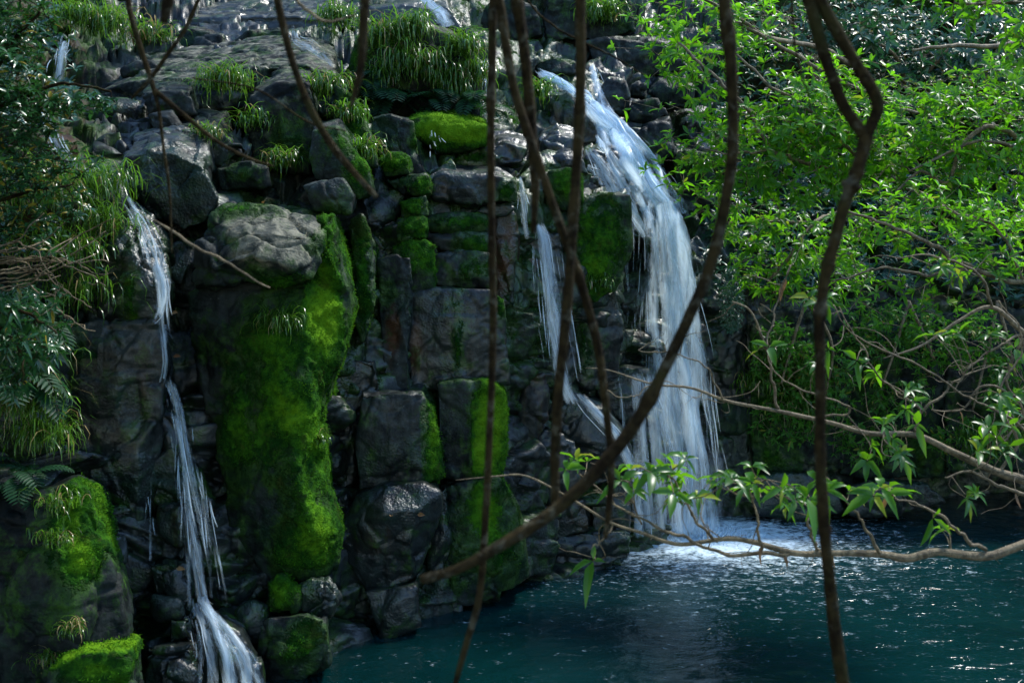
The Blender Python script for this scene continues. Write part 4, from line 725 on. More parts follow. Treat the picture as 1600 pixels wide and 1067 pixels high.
grass('little grass tuft in the gap right of the mossy pillar', 500, 690, 9.1, 22, 40, .3)
grass('grass fringe under the moss hung block', 930, 445, 12.3, 26, 60, .6, face=.5)
grass('yellow green grass tuft beside the grey boulder right of the main fall', 1088, 258, 14.5, 28, 50, .5)
g2 = 'grass tufts of the left bank'
grass('dense grass at the edge of the left stream under the glossy bush', 60, 310, 8.1, 90, 190, .5, g2, face=.5, dead=.12)
grass('grass overhanging the top of the left waterfall', 150, 300, 8.6, 70, 150, .5, g2, face=.3)
grass('grass tuft leaning over the lumpy boulder by the left waterfall', 160, 360, 8.5, 70, 110, .4, g2, face=.3)
grass('grass behind the tangle of bare twigs at left', 95, 400, 8.2, 75, 120, .6, g2, face=.4)
grass('dark grass below the tangle of bare twigs', 130, 465, 8.3, 70, 80, .5, g2, face=.5, dead=.1)
grass('drooping grass half way down the left edge', 30, 560, 7.8, 85, 110, .4, g2, face=.5)
grass('pale drooping grass sweep at the left edge', 35, 640, 7.5, 95, 130, .35, g2, face=.5, dead=.15)
grass('lower drooping grass sweep above the dark mossy boulder', 70, 690, 7.45, 75, 110, .4, g2, face=.5)
grass('thin grass strands hanging over the dark mossy boulder', 90, 790, 7.2, 48, 40, .4, g2, face=.4, dead=.15)
grass('lowest thin grass strands on the dark mossy boulder', 90, 845, 7.2, 40, 36, .4, g2, face=.4, dead=.15)
grass('tiny grass tuft above the flat moss ledge', 112, 985, 6.9, 34, 30, .4, g2, dead=.2)
grass('grass tuft on the left end of the flat moss ledge', 75, 1035, 6.8, 40, 40, .4, g2, dead=.2)
g3 = 'grass tufts on the right cliff'
for lb, x, y, s_ in (('grass cushion on the lichen spotted block under the yellow leaf twig', 1215, 560, 44), ('grass hanging on the lichen spotted block, lowest cushion', 1250, 640, 46), ('grass hanging on the cliff between the thick dark stem and the yellow leaf', 1270, 595, 44), ('thin grass at left edge of the lichen spotted block', 1190, 600, 36)):
    grass(lb, x, y, 14.75, s_, 130, .6, g3, face=.6)
grass('grass fringe under the shrub roots on the right cliff', 1200, 455, 14.9, 45, 120, .8, g3, face=.6)
grass('grass hanging over the dark pool corner at right', 1550, 690, 13.8, 50, 120, .7, g3, face=.6)
fern('dark fern under the largest grass clump', 608, 150, 12.3, 55); fern('fern beneath the second large grass clump', 745, 170, 12.2, 50); fern('fern between the large clumps above the yellow moss', 690, 160, 12.25, 50)
fern('fern at the left of the largest clump in deep shade', 585, 135, 12.4, 42)
fern('dark fern below the bare twig tangle at left', 55, 500, 7.6, 75, 10); fern('dark fern at the left edge beside drooping grass', 15, 590, 7.4, 80, 10); fern('fern hanging beside the pebbly slab at left', 95, 540, 7.9, 60, 9)
fern('low fern over the dark mossy boulder at the left edge', 35, 745, 7.2, 60, 9)
# ---------------------------------------------------------------- shrubs
def wob_path(rs, a, b, n=8, amp=.08):
    t = np.linspace(0, 1, n)[:, None]; L = np.linalg.norm(b - a); P = a + (b - a) * t + np.cumsum(rs.normal(0, amp * L / n, (n, 3)), 0) * np.sin(t * math.pi) * 2
    return smooth_path(P, n * 3)
_ss = [3]
def shrub(label, stems, blobs, leafL, nl=(4, 7), mat=None, name='leafy_shrub', group='shrubs on the right bank', up=.7, cat='shrub', twig_r=.0045, yel=.03, droop=(.1, .5), toward=.35, open_=(.7, 1.25), stem_mat=None):
    """stems: lists of (px, py, depth, radius in px); blobs: (px, py, depth, rx, ry, rdepth metres, whorl count)"""
    _ss[0] += 1; rs = np.random.RandomState(_ss[0] * 31); mb = MB(); nodes = []; root = None
    for st in stems:
        Q = np.array([np.r_[W(p[0], p[1], p[2]), p[3] * p[2] / F] for p in st]); n = max(8, len(st) * 7); S = smooth_path(Q, n)
        S[:, :3] += fbm(np.repeat(np.arange(n)[:, None] * .35, 3, 1) + np.array([0, 31, 77]) + rs.uniform(0, 99), 3, 3)[:, None] * .03
        mb.tube(S[:, :3], np.maximum(S[:, 3], .003), 6, True, .15, 5); nodes.append(S[:, :3])
        if root is None: root = S[0, :3]
    nodes = np.vstack(nodes); PP = []
    for (px, py, D, rx, ry, rd, cnt) in blobs:
        k = D / F; c = W(px, py, D); d = nrm(rs.normal(size=(cnt, 3))) * (rs.uniform(.15, 1, (cnt, 1)) ** .5); PP.append(c + d * np.array([rx * k, rd, ry * k]))
    PP = np.vstack(PP); ax = []
    order = np.argsort([np.linalg.norm(nodes - p, axis=1).min() for p in PP]); PP = PP[order]; cnt_ = len(nodes); grow = np.vstack([nodes, np.zeros((len(PP) * 3, 3))])
    for p in PP:
        dd = np.linalg.norm(grow[:cnt_] - p, axis=1) + rs.uniform(0, .06, cnt_); a = grow[dd.argmin()]; mid = (a + p) / 2 + rs.normal(0, .07, 3) * np.linalg.norm(p - a)
        P = smooth_path(np.array([a, mid, p]), 6); mb.tube(P, np.linspace(twig_r, twig_r * .6, 6), 4, False); ax.append(nrm(p - mid)); grow[cnt_:cnt_ + 3] = P[[2, 4, 5]]; cnt_ += 3
    ax = np.array(ax) * .6 + np.array([0, -toward, up]) + rs.normal(0, .3, (len(PP), 3))
    e = empty(name, root); tag(e, label, cat, group)
    mb.build('stem', stem_mat or M_TWIG, e, root)
    v, f, a = whorls(rs, PP, ax, nl, leafL, open_, droop, yel)
    mesh_obj('foliage', v, f, mat or M_LEAF, e, {'lc': a}, True, root); return e
shrub('long arching stem shrub draping leaves over the upper chute', [[(1330, 100, 14.5, 5), (1280, 75, 13.8, 4), (1202, 60, 13, 4), (1140, 20, 12.5, 3), (1085, -10, 12.2, 2)], [(1142, 30, 12.6, 2.5), (1200, 62, 12.8, 3), (1286, 112, 12.8, 3.2), (1354, 145, 12.9, 3), (1398, 168, 13, 2.5), (1448, 179, 13, 2)]],
      [(1110, 40, 12.6, 90, 68, .7, 84), (1080, 100, 12.8, 66, 56, .5, 41), (1180, 40, 13, 108, 62, .7, 84), (1030, 30, 12.8, 60, 50, .5, 27), (1000, 100, 12.8, 54, 43, .4, 6)], .125)
shrub('shrub with slanting pale stem hanging beside the main fall', [[(1390, 280, 13.2, 4), (1340, 275, 12.6, 3.5), (1276, 260, 12.3, 3.5), (1208, 234, 12.1, 3.2), (1168, 172, 12.1, 3), (1134, 138, 12.1, 2.6), (1060, 67, 12.2, 2)], [(1208, 234, 12.1, 2), (1150, 240, 12, 1.6), (1100, 235, 11.9, 1.2)]],
      [(1110, 180, 12.4, 72, 100, .5, 70), (1060, 200, 12.4, 48, 75, .4, 19), (1175, 220, 12.3, 84, 75, .6, 102), (1090, 290, 12.6, 66, 50, .4, 27), (1160, 310, 12.6, 84, 62, .5, 70), (1010, 262, 12.6, 16, 12, .1, 2), (975, 160, 12.8, 24, 17, .2, 2)], .125)
shrub('dense bright shrub in the middle of the right bank', [[(1480, 330, 13.4, 5), (1400, 280, 12.6, 4), (1330, 235, 12.2, 3.4), (1268, 175, 12.2, 3), (1205, 135, 12.2, 2.4), (1150, 85, 12.3, 1.8)], [(1400, 280, 12.6, 3), (1370, 230, 12.2, 2.5), (1300, 200, 12, 2), (1230, 190, 12, 1.6)]],
      [(1260, 180, 12.2, 96, 75, .7, 141), (1330, 220, 12.1, 108, 87, .7, 178), (1260, 270, 12.2, 108, 62, .7, 141), (1300, 130, 12.6, 96, 50, .6, 74)], .13)
shrub('dense bright shrub right of the forked dark stem', [[(1640, 260, 11.5, 5), (1560, 200, 11.3, 4), (1505, 225, 11.2, 3.6), (1480, 285, 11.2, 3.2), (1440, 268, 11.2, 2.4), (1400, 300, 11.2, 2)], [(1640, 60, 12, 5), (1555, 72, 11.8, 4), (1480, 72, 11.6, 3), (1425, 80, 11.6, 2)], [(1640, 250, 11.2, 3), (1540, 220, 11, 2.6), (1470, 245, 11, 2), (1420, 268, 11, 1.6)]],
      [(1430, 200, 11.6, 108, 75, .7, 188), (1530, 190, 11.4, 108, 87, .7, 178), (1450, 270, 11.5, 108, 62, .7, 159), (1560, 280, 11.3, 96, 75, .6, 131), (1600, 140, 11.4, 72, 75, .5, 74)], .12)
shrub('lower hanging shrub with large leaves on the right cliff brow', [[(1320, 330, 14.2, 4), (1270, 350, 13.8, 3.4), (1235, 400, 13.6, 3), (1200, 440, 13.5, 2)], [(1270, 350, 13.8, 3), (1190, 345, 13.5, 2)]],
      [(1190, 430, 13.8, 60, 50, .4, 56), (1240, 370, 13.8, 96, 56, .5, 113), (1280, 430, 13.8, 84, 56, .5, 102), (1170, 350, 13.6, 60, 50, .4, 56)], .13, (4, 7), droop=(.3, .8))
shrub('twiggy shrub with scattered leaves under the forked stem, right side', [[(1680, 420, 10.2, 6), (1600, 440, 10, 4.5), (1520, 420, 9.9, 4), (1450, 380, 9.8, 3), (1380, 350, 9.8, 2.4), (1320, 330, 9.9, 1.8)], [(1520, 420, 9.9, 3), (1440, 430, 9.8, 2.4), (1380, 420, 9.8, 2), (1300, 440, 9.8, 1.4)], [(1600, 440, 10, 3), (1560, 360, 10, 2.4), (1490, 330, 10, 2)]],
      [(1400, 340, 10.2, 108, 62, .5, 102), (1490, 360, 10.2, 108, 75, .5, 102), (1570, 380, 10.1, 84, 75, .5, 74), (1340, 400, 10.2, 84, 62, .4, 46), (1480, 440, 10.1, 108, 50, .4, 46), (1400, 480, 10, 96, 37, .4, 19)], .10)
shrub('leafy bough entering at the upper right corner', [[(1700, -40, 8.6, 6), (1620, -5, 8.5, 4), (1560, 5, 8.4, 3), (1490, 5, 8.3, 2)]], [(1560, 10, 8.4, 96, 35, .3, 41), (1600, 80, 8.5, 36, 62, .3, 19), (1480, 0, 8.4, 48, 20, .2, 8)], .13, (4, 6))
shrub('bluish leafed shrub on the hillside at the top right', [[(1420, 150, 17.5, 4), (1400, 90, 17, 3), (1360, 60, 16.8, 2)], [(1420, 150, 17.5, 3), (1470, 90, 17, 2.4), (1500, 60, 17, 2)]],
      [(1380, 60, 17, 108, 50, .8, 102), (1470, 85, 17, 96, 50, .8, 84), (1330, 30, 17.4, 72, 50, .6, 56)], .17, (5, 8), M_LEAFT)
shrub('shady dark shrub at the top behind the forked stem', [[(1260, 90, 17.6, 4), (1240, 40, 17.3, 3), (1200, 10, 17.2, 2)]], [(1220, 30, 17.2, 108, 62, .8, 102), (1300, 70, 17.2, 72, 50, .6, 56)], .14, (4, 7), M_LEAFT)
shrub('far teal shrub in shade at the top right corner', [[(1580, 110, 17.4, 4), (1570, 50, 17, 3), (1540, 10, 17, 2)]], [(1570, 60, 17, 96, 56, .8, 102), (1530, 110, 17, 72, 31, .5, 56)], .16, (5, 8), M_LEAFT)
shrub('low yellowing brush on the sunny bank under the corner bough', [[(1470, 180, 16.6, 3), (1460, 150, 16.4, 2), (1440, 130, 16.4, 1.5)]], [(1450, 145, 16.4, 120, 27, .6, 84), (1560, 120, 16.3, 84, 27, .5, 56)], .09, (3, 6), None, yel=.3)
# left glossy bush
gl = 'glossy bushes of the left bank'
shrub('dark glossy leaved bush at the upper left corner', [[(-120, 260, 6.8, 6), (-40, 190, 6.7, 5), (40, 150, 6.6, 3.5), (110, 130, 6.6, 2.4), (170, 145, 6.6, 1.6)], [(-40, 190, 6.7, 4), (10, 80, 6.6, 3), (60, 20, 6.6, 2)]],
      [(10, 30, 6.7, 75, 60, .4, 200), (-5, 110, 6.6, 75, 55, .4, 170), (20, 190, 6.6, 75, 45, .4, 150), (130, 166, 6.6, 55, 18, .2, 46), (60, 160, 6.6, 50, 22, .3, 50)], .072, (4, 7), M_LEAFD, stem_mat=M_VINE, up=1.2, group=gl, twig_r=.003, droop=(.2, .7))
shrub('lower dark glossy bush with orange flecked leaves above the twig tangle', [[(-120, 330, 6.7, 5), (-30, 320, 6.6, 4), (50, 300, 6.5, 2.5), (110, 290, 6.5, 1.6)]],
      [(20, 260, 6.6, 80, 50, .4, 160), (70, 310, 6.6, 70, 45, .3, 70), (20, 360, 6.5, 60, 50, .3, 70), (120, 250, 6.6, 40, 30, .3, 24)], .068, (4, 7), M_LEAFD, stem_mat=M_VINE, up=1.2, group=gl, twig_r=.003, yel=.12, droop=(.2, .7))
tw = []
_r = random.Random(4)
for k in range(17):
    y0 = 395 + _r.uniform(-15, 60); x1 = _r.uniform(60, 175); y1 = y0 + _r.uniform(-75, 75)
    tw.append([(-60, y0 + 10, 6.3 + _r.uniform(-.3, .3), 1.5), (x1 * .35, y0 + _r.uniform(-10, 10), 6.2, 1.2), (x1 * .7, (y0 + y1) / 2 + _r.uniform(-8, 8), 6.2 + _r.uniform(-.2, .2), 1.0), (x1, y1, 6.2, .7)])
shrub('tangle of bare tan twigs with a few leaves at the left edge', tw, [(110, 400, 6.2, 60, 70, .2, 18), (60, 470, 6.2, 60, 40, .2, 10), (120, 510, 6.2, 20, 14, .1, 3)], .05, (3, 5), M_LEAFD, name='bare_shrub', group=gl, twig_r=.003)
shrub('dark blue green bush hanging at the left edge below the twig tangle', [[(-120, 460, 6.4, 5), (-40, 470, 6.3, 4), (40, 490, 6.3, 2.5), (90, 520, 6.3, 1.5)], [(-40, 470, 6.3, 3), (20, 540, 6.3, 2), (40, 600, 6.3, 1.4)]],
      [(20, 480, 6.4, 70, 40, .3, 90), (60, 530, 6.4, 50, 40, .3, 60), (10, 570, 6.4, 50, 50, .3, 70)], .07, (4, 7), M_LEAFD, stem_mat=M_VINE, group=gl, twig_r=.003, droop=(.5, 1.0), up=.2)
g4 = 'shadowed undergrowth on the right cliff'
shrub('shadowed undergrowth hanging over the lichen spotted block', [[(1260, 470, 14.6, 3), (1240, 530, 14.5, 2.4), (1220, 600, 14.5, 1.6)], [(1260, 470, 14.6, 3), (1300, 540, 14.5, 2), (1290, 620, 14.5, 1.4)]], [(1230, 560, 14.6, 60, 60, .2, 225), (1290, 600, 14.6, 50, 60, .2, 180), (1230, 660, 14.6, 60, 40, .2, 120)], .085, (4, 7), M_UNDER, group=g4, twig_r=.003, up=.2)
shrub('shadowed undergrowth hanging over the cracked cliff block', [[(1420, 470, 14.8, 3), (1400, 540, 14.7, 2.4), (1380, 600, 14.7, 1.6)], [(1420, 470, 14.8, 3), (1460, 560, 14.7, 2)]], [(1380, 520, 14.8, 70, 50, .2, 225), (1450, 540, 14.8, 60, 50, .2, 165), (1400, 620, 14.8, 60, 50, .2, 105), (1350, 690, 14.8, 60, 40, .2, 105)], .085, (4, 7), M_UNDER, group=g4, twig_r=.003, up=.2)
shrub('shadowed undergrowth at far right above the dark pool corner', [[(1560, 470, 14.6, 3), (1540, 560, 14.5, 2.4), (1520, 640, 14.5, 1.6)], [(1560, 470, 14.6, 3), (1590, 600, 14.5, 2)]], [(1520, 530, 14.6, 60, 50, .2, 165), (1580, 600, 14.6, 50, 70, .2, 180), (1510, 690, 14.6, 60, 40, .2, 135)], .085, (4, 7), M_UNDER, group=g4, twig_r=.003, up=.2)
# hillside cover: nobody could count it
def cover():
    rs = np.random.RandomState(99); P, ax = [], []
    def scat(x0, x1, y0, y1, n):
        for _ in range(n):
            px, py = rs.uniform(x0, x1), rs.uniform(y0, y1); P.append(W(px, py, depth_at(px, py) - rs.uniform(0, .45))); ax.append((rs.normal(0, .4), -.5, .8))
    scat(1120, 1700, -150, 330, 2300); scat(1100, 1500, 300, 450, 500); scat(-200, 120, -150, 330, 700); scat(100, 1100, -260, -60, 900); scat(1560, 1900, 300, 480, 300)
    v, f, a = whorls(rs, np.array(P), np.array(ax), (4, 7), .15, (.8, 1.4), (.1, .5), .06)
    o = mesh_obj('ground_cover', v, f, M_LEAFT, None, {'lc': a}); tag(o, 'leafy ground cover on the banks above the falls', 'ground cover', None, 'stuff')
cover()
def ivy():
    rs = np.random.RandomState(98); n = 330; P = []
    for _ in range(n):
        y = rs.uniform(-1, 1); P.append(W(1142 + 20 * math.sqrt(1 - y * y) * rs.uniform(-1, 1), 468 + 50 * y, 14.75 - rs.uniform(0, .12)))
    v, f, a = whorls(rs, np.array(P), np.tile([0, -1, .4], (n, 1)) + rs.normal(0, .2, (n, 3)), (3, 4), .055, (.9, 1.4), (.1, .4), .0)
    o = mesh_obj('creeper', v, f, M_LEAFT, None, {'lc': a}, True, P[0]); tag(o, 'oval mat of teal creeper leaves right of the main fall', 'creeper')
ivy()
# ---------------------------------------------------------------- foreground stems
def climb(q0, q1):
    k = max(-.10, min(.10, (q0[0] - q1[0]) / (q1[1] - q0[1])))
    return [(q0[0] + k * (y + q0[1]), -y, q0[2], q0[3] * 1.05) for y in (1750, 1000, 450, 160)]
def stem(label, pts, sides=12, mat=None, name='hanging_stem', group='bare hanging stems in front of the falls', extra=None, knots=4, seed=0, cat='vine'):
    if pts[0][1] <= -50:                                  # climbs on into the tree crowns overhead
        q0, q1 = pts[0], pts[1]; pts = climb(q0, q1) + list(pts)
    Q = np.array([np.r_[W(p[0], p[1], p[2]), p[3] * .41 * p[2] / F] for p in pts]); n = 30 * len(pts); S = smooth_path(Q, n)
    rs = np.random.RandomState(seed + len(pts)); t = np.linspace(0, 1, n); r = S[:, 3] * (1 + .07 * fbm(np.stack([t * 40, t * 0, t * 0 + seed], 1), 3, seed))
    for _ in range(knots): c = rs.uniform(.05, .95); r = r * (1 + .28 * np.exp(-((t - c) / .006) ** 2))
    wv = np.stack([fbm(np.stack([t * 9, t * 0 + k, t * 0 + seed], 1), 3, seed) for k in range(3)], 1) * .005
    mb = MB(); mb.tube(S[:, :3] + wv, r, sides, True, .12, seed); o0 = S[0, :3]
    if not extra:
        o = mb.build(name, mat or M_VINE, None, o0); return tag(o, label, cat, group)
    e = empty(name, o0); mb.build('main_stem', mat or M_VINE, e, o0)
    for k, ex in enumerate(extra):
        if ex[0][1] <= -50: ex = climb(ex[0], ex[1]) + list(ex)
        Q = np.array([np.r_[W(p[0], p[1], p[2]), p[3] * .5 * p[2] / F] for p in ex]); S = smooth_path(Q, 14 * len(ex)); m2 = MB(); m2.tube(S[:, :3], S[:, 3], 8, True, .12, seed + k); m2.build('side_branch', mat or M_VINE, e, o0)
    return tag(e, label, cat, group)
stem('thick stem curving in a long arc down to a cut end before the boulder', [(1128, -60, 2.6, 25), (1133, 0, 2.6, 25), (1143, 100, 2.6, 24), (1146, 200, 2.6, 23), (1141, 280, 2.6, 22), (1112, 410, 2.6, 22), (1066, 520, 2.58, 22), (1003, 645, 2.55, 24), (945, 722, 2.52, 26), (868, 797, 2.5, 25), (770, 860, 2.46, 22), (712, 890, 2.44, 19), (655, 906, 2.42, 17)], seed=1)
stem('long thin straight stem hanging through the middle into the pool foreground', [(770, -60, 2.8, 17), (768, 60, 2.8, 17), (766, 200, 2.8, 15), (766, 350, 2.8, 14), (769, 500, 2.8, 14), (764, 680, 2.8, 13), (757, 820, 2.8, 14), (748, 930, 2.8, 13), (726, 1010, 2.8, 12), (704, 1090, 2.8, 10)], seed=2, knots=8)
stem('stem slanting from the top centre to the crossing with the thick arc', [(770, -60, 2.7, 18), (782, 20, 2.7, 18), (800, 130, 2.7, 17), (822, 200, 2.7, 18), (850, 280, 2.7, 17), (877, 358, 2.7, 17), (906, 440, 2.7, 17), (933, 540, 2.7, 16), (948, 650, 2.7, 15), (954, 740, 2.7, 14), (944, 842, 2.7, 9)], seed=3)
stem('short stem with a blunt tip beside the slanting one', [(800, -60, 2.75, 21), (806, 0, 2.75, 21), (820, 100, 2.75, 20), (828, 190, 2.75, 22), (834, 290, 2.75, 17), (832, 366, 2.75, 9)], seed=4)
stem('straight mottled stem left of the main fall ending on the thick arc', [(906, -60, 2.65, 20), (906, 20, 2.65, 20), (905, 150, 2.65, 20), (897, 300, 2.65, 20), (889, 440, 2.65, 20), (876, 570, 2.65, 20), (869, 690, 2.65, 19), (868, 785, 2.65, 15)], seed=5, knots=6)
stem('bowed stem crossing the upper left grass to a tip over the pale boulder', [(428, -60, 2.9, 15), (434, 0, 2.9, 15), (452, 80, 2.9, 14), (480, 160, 2.9, 14), (513, 218, 2.9, 14), (550, 264, 2.9, 13), (590, 308, 2.9, 9)], seed=6)
stem('short blurred stem hanging at the top left of centre', [(571, -60, 2.3, 20), (570, 0, 2.3, 19), (566, 70, 2.3, 17), (561, 120, 2.3, 14), (549, 168, 2.3, 8)], seed=7)
stem('stubby dark stem tip poking in at the upper left', [(268, -60, 2.2, 26), (262, 0, 2.2, 24), (256, 34, 2.2, 14)], seed=8, knots=0)
stem('thin dark twiggy stem hanging over the left stream', [(196, -60, 3.6, 11), (202, 10, 3.6, 11), (216, 64, 3.6, 11), (236, 125, 3.6, 10), (248, 170, 3.6, 7), (256, 230, 3.6, 6), (266, 300, 3.6, 5), (270, 395, 3.6, 3)], seed=9,
     extra=[[(314, -10, 3.6, 6), (290, 45, 3.6, 7), (262, 85, 3.6, 7), (236, 122, 3.6, 7), (205, 155, 3.6, 4)], [(240, 140, 3.6, 8), (290, 182, 3.6, 7), (340, 222, 3.6, 6), (390, 248, 3.6, 5), (428, 260, 3.6, 3)], [(300, 122, 3.6, 2), (400, 140, 3.6, 3), (480, 190, 3.6, 3), (540, 205, 3.6, 2)]])
stem('pale thin twig crossing the pale boulder face', [(240, 344, 4.2, 4), (270, 362, 4.2, 5), (300, 382, 4.2, 5), (350, 408, 4.2, 5), (420, 450, 4.2, 3)], mat=M_TWIG, seed=10, knots=1, name='bare_twig')
stem('curved thin twig at the top left of the top ledge', [(450, -20, 3.4, 6), (478, 15, 3.4, 6), (515, 34, 3.4, 5), (555, 24, 3.4, 3)], mat=M_TWIG, seed=11, knots=1, name='bare_twig')
stem('forked thick dark stem standing at right before the shrubs', [(1352, 212, 2.6, 27), (1340, 262, 2.6, 25), (1308, 360, 2.6, 24), (1286, 450, 2.6, 22), (1280, 560, 2.6, 21), (1281, 690, 2.6, 22), (1286, 800, 2.6, 23), (1300, 950, 2.6, 25), (1322, 1100, 2.6, 25)], seed=12,
     extra=[[(1250, -60, 2.6, 22), (1264, 0, 2.6, 22), (1291, 95, 2.6, 20), (1318, 165, 2.6, 19), (1352, 214, 2.6, 21)], [(1262, -50, 2.6, 20), (1286, 10, 2.6, 21), (1330, 88, 2.6, 20), (1366, 146, 2.6, 21), (1371, 172, 2.6, 20), (1353, 215, 2.6, 19)]], knots=7)
stem('thread thin dark stem hanging left of the forked stem', [(1234, -40, 3.2, 4), (1240, 50, 3.2, 4), (1250, 110, 3.2, 4), (1262, 150, 3.2, 3), (1272, 200, 3.2, 2)], seed=13, knots=2)
stem('thin slanting twig right of the straight mottled stem', [(800, -30, 4.5, 4), (850, 30, 4.5, 4), (910, 65, 4.5, 4), (960, 90, 4.5, 3), (1010, 118, 4.5, 2)], seed=14, knots=1, name='bare_twig', mat=M_VINE)
# ---------------------------------------------------------------- leafy branches over the pool
def zig(rs, p, d, L, n=6, amp=.25):
    P = [p]
    for k in range(n): d = nrm(d + rs.normal(0, amp, 3)); P.append(P[-1] + d * L / n)
    return np.array(P)
def branch(label, main, sides, clusters, leafL, seed, bare=14, dead=0):
    rs = np.random.RandomState(seed); e = None
    def conv(st, n): return smooth_path(np.array([np.r_[W(p[0], p[1], p[2]), p[3] * .5 * p[2] / F] for p in st]), n)
    S = conv(main, len(main) * 10); o0 = S[0, :3]; e = empty('leafy_branch', o0); mb = MB(); mb.tube(S[:, :3], S[:, 3], 10, True, .14, seed); mbs = [mb]; nodes = [S[:, :3]]; own = [0] * len(S)
    for st in sides:
        s = conv(st, len(st) * 8); s[:, :3] += np.stack([fbm(np.stack([np.arange(len(s)) * .3, np.zeros(len(s)) + k, np.zeros(len(s)) + rs.rand() * 50], 1), 2, 4) for k in range(3)], 1) * .02
        m2 = MB(); m2.tube(s[:, :3], np.maximum(s[:, 3], .0018), 6, True, .14, seed); mbs.append(m2); nodes.append(s[:, :3]); own += [len(mbs) - 1] * len(s)
    nodes = np.vstack(nodes); PP, ax = [], []
    for (px, py, D, rx, ry, n) in clusters:
        for _ in range(n):
            p = W(px + rs.normal(0, rx * .6), py + rs.normal(0, ry * .6), D + rs.normal(0, .15)); ia = (np.linalg.norm(nodes - p, axis=1)).argmin(); a = nodes[ia]
            P = smooth_path(np.array([a, (a + p) / 2 + rs.normal(0, .05, 3) * np.linalg.norm(p - a) * 2, p]), 8); mbs[own[ia]].tube(P, np.linspace(.0035, .002, 8), 5, False); PP.append(p); ax.append(nrm(P[-1] - P[-3]))
    for _ in range(bare):
        ia = rs.randint(len(nodes)); a = nodes[ia]; P = smooth_path(zig(rs, a, nrm(rs.normal(size=3) + np.array([-.3, 0, .4])), rs.uniform(.12, .4), 5, .35), 14); mbs[own[ia]].tube(P, np.linspace(.003, .0012, 14), 4, False)
    for k, m2 in enumerate(mbs): m2.build('side_branch' if k else 'main_stem', M_TWIG, e, o0)
    if PP:
        v, f, a = whorls(rs, np.array(PP), np.array(ax) * .6 + np.array([0, -.2, .55]), (3, 6), leafL, (.7, 1.4), (.25, .95), .09); mesh_obj('leaves', v, f, M_SPRAY, e, {'lc': a}, True, o0)
    for k in range(dead):
        a = nodes[rs.randint(len(nodes))]; v, f, aa = leaf_arrays([a], [rs.normal(0, .4, 3) + np.array([0, 0, -1])], [rs.normal(0, 1, 3)], leafL * rs.uniform(.4, .8), leafL * .26, rs.uniform(.2, .9), np.array([rs.rand()]), np.array([0.])); mesh_obj('withered_leaf', v, f, M_DEAD, e, {'lc': aa}, True, o0)
    return tag(e, label, 'branch', 'branches reaching over the pool')
branch('lowest tan branch reaching left over the splash with sprays of long green leaves',
       [(2480, 560, 5.9, 24), (2050, 700, 5.4, 19), (1720, 810, 5.2, 15), (1600, 850, 5.2, 14), (1540, 869, 5.2, 14), (1465, 862, 5.2, 13), (1418, 872, 5.2, 13), (1374, 865, 5.2, 11), (1300, 864, 5.2, 10), (1242, 864, 5.2, 10), (1171, 845, 5.2, 8), (1127, 842, 5.2, 7), (1060, 850, 5.2, 6), (1002, 832, 5.2, 5), (952, 815, 5.2, 4), (894, 780, 5.2, 3.5), (824, 744, 5.2, 3), (775, 744, 5.2, 2.5), (712, 750, 5.2, 1.5)],
       [[(1240, 865, 5.2, 7), (1144, 867, 5.15, 6), (1104, 853, 5.1, 5), (1060, 838, 5.1, 5), (1005, 812, 5.1, 4), (940, 770, 5.1, 3), (900, 735, 5.1, 2)],
        [(1190, 860, 5.2, 5), (1187, 815, 5.1, 4), (1178, 780, 5.1, 3), (1192, 750, 5.1, 2)], [(1282, 860, 5.2, 5), (1262, 822, 5.1, 4), (1272, 795, 5.1, 2)], [(1372, 862, 5.2, 6), (1345, 815, 5.1, 4), (1325, 785, 5.1, 3), (1290, 750, 5.1, 2)],
        [(1120, 845, 5.2, 5), (1080, 805, 5.1, 4), (1062, 770, 5.1, 3), (1035, 735, 5.1, 2)], [(1540, 862, 5.2, 6), (1490, 825, 5.1, 5), (1450, 795, 5.1, 4), (1400, 775, 5.1, 3), (1380, 765, 5.1, 2)], [(960, 818, 5.2, 4), (930, 856, 5.1, 3), (928, 872, 5.1, 2)], [(1000, 820, 5.2, 3), (985, 770, 5.1, 3), (990, 735, 5.1, 2)]],
       [(1038, 735, 5.1, 34, 16, 8), (1065, 770, 5.1, 30, 20, 8), (1125, 745, 5.1, 26, 14, 6), (1175, 752, 5.1, 30, 16, 8), (1235, 772, 5.1, 28, 18, 8), (1285, 755, 5.1, 30, 14, 7), (1375, 770, 5.1, 24, 12, 5), (1478, 820, 5.1, 14, 10, 3), (985, 745, 5.1, 30, 16, 5), (905, 720, 5.1, 40, 14, 4), (930, 880, 5.1, 4, 4, 1)], .112, 71, 30, 4)
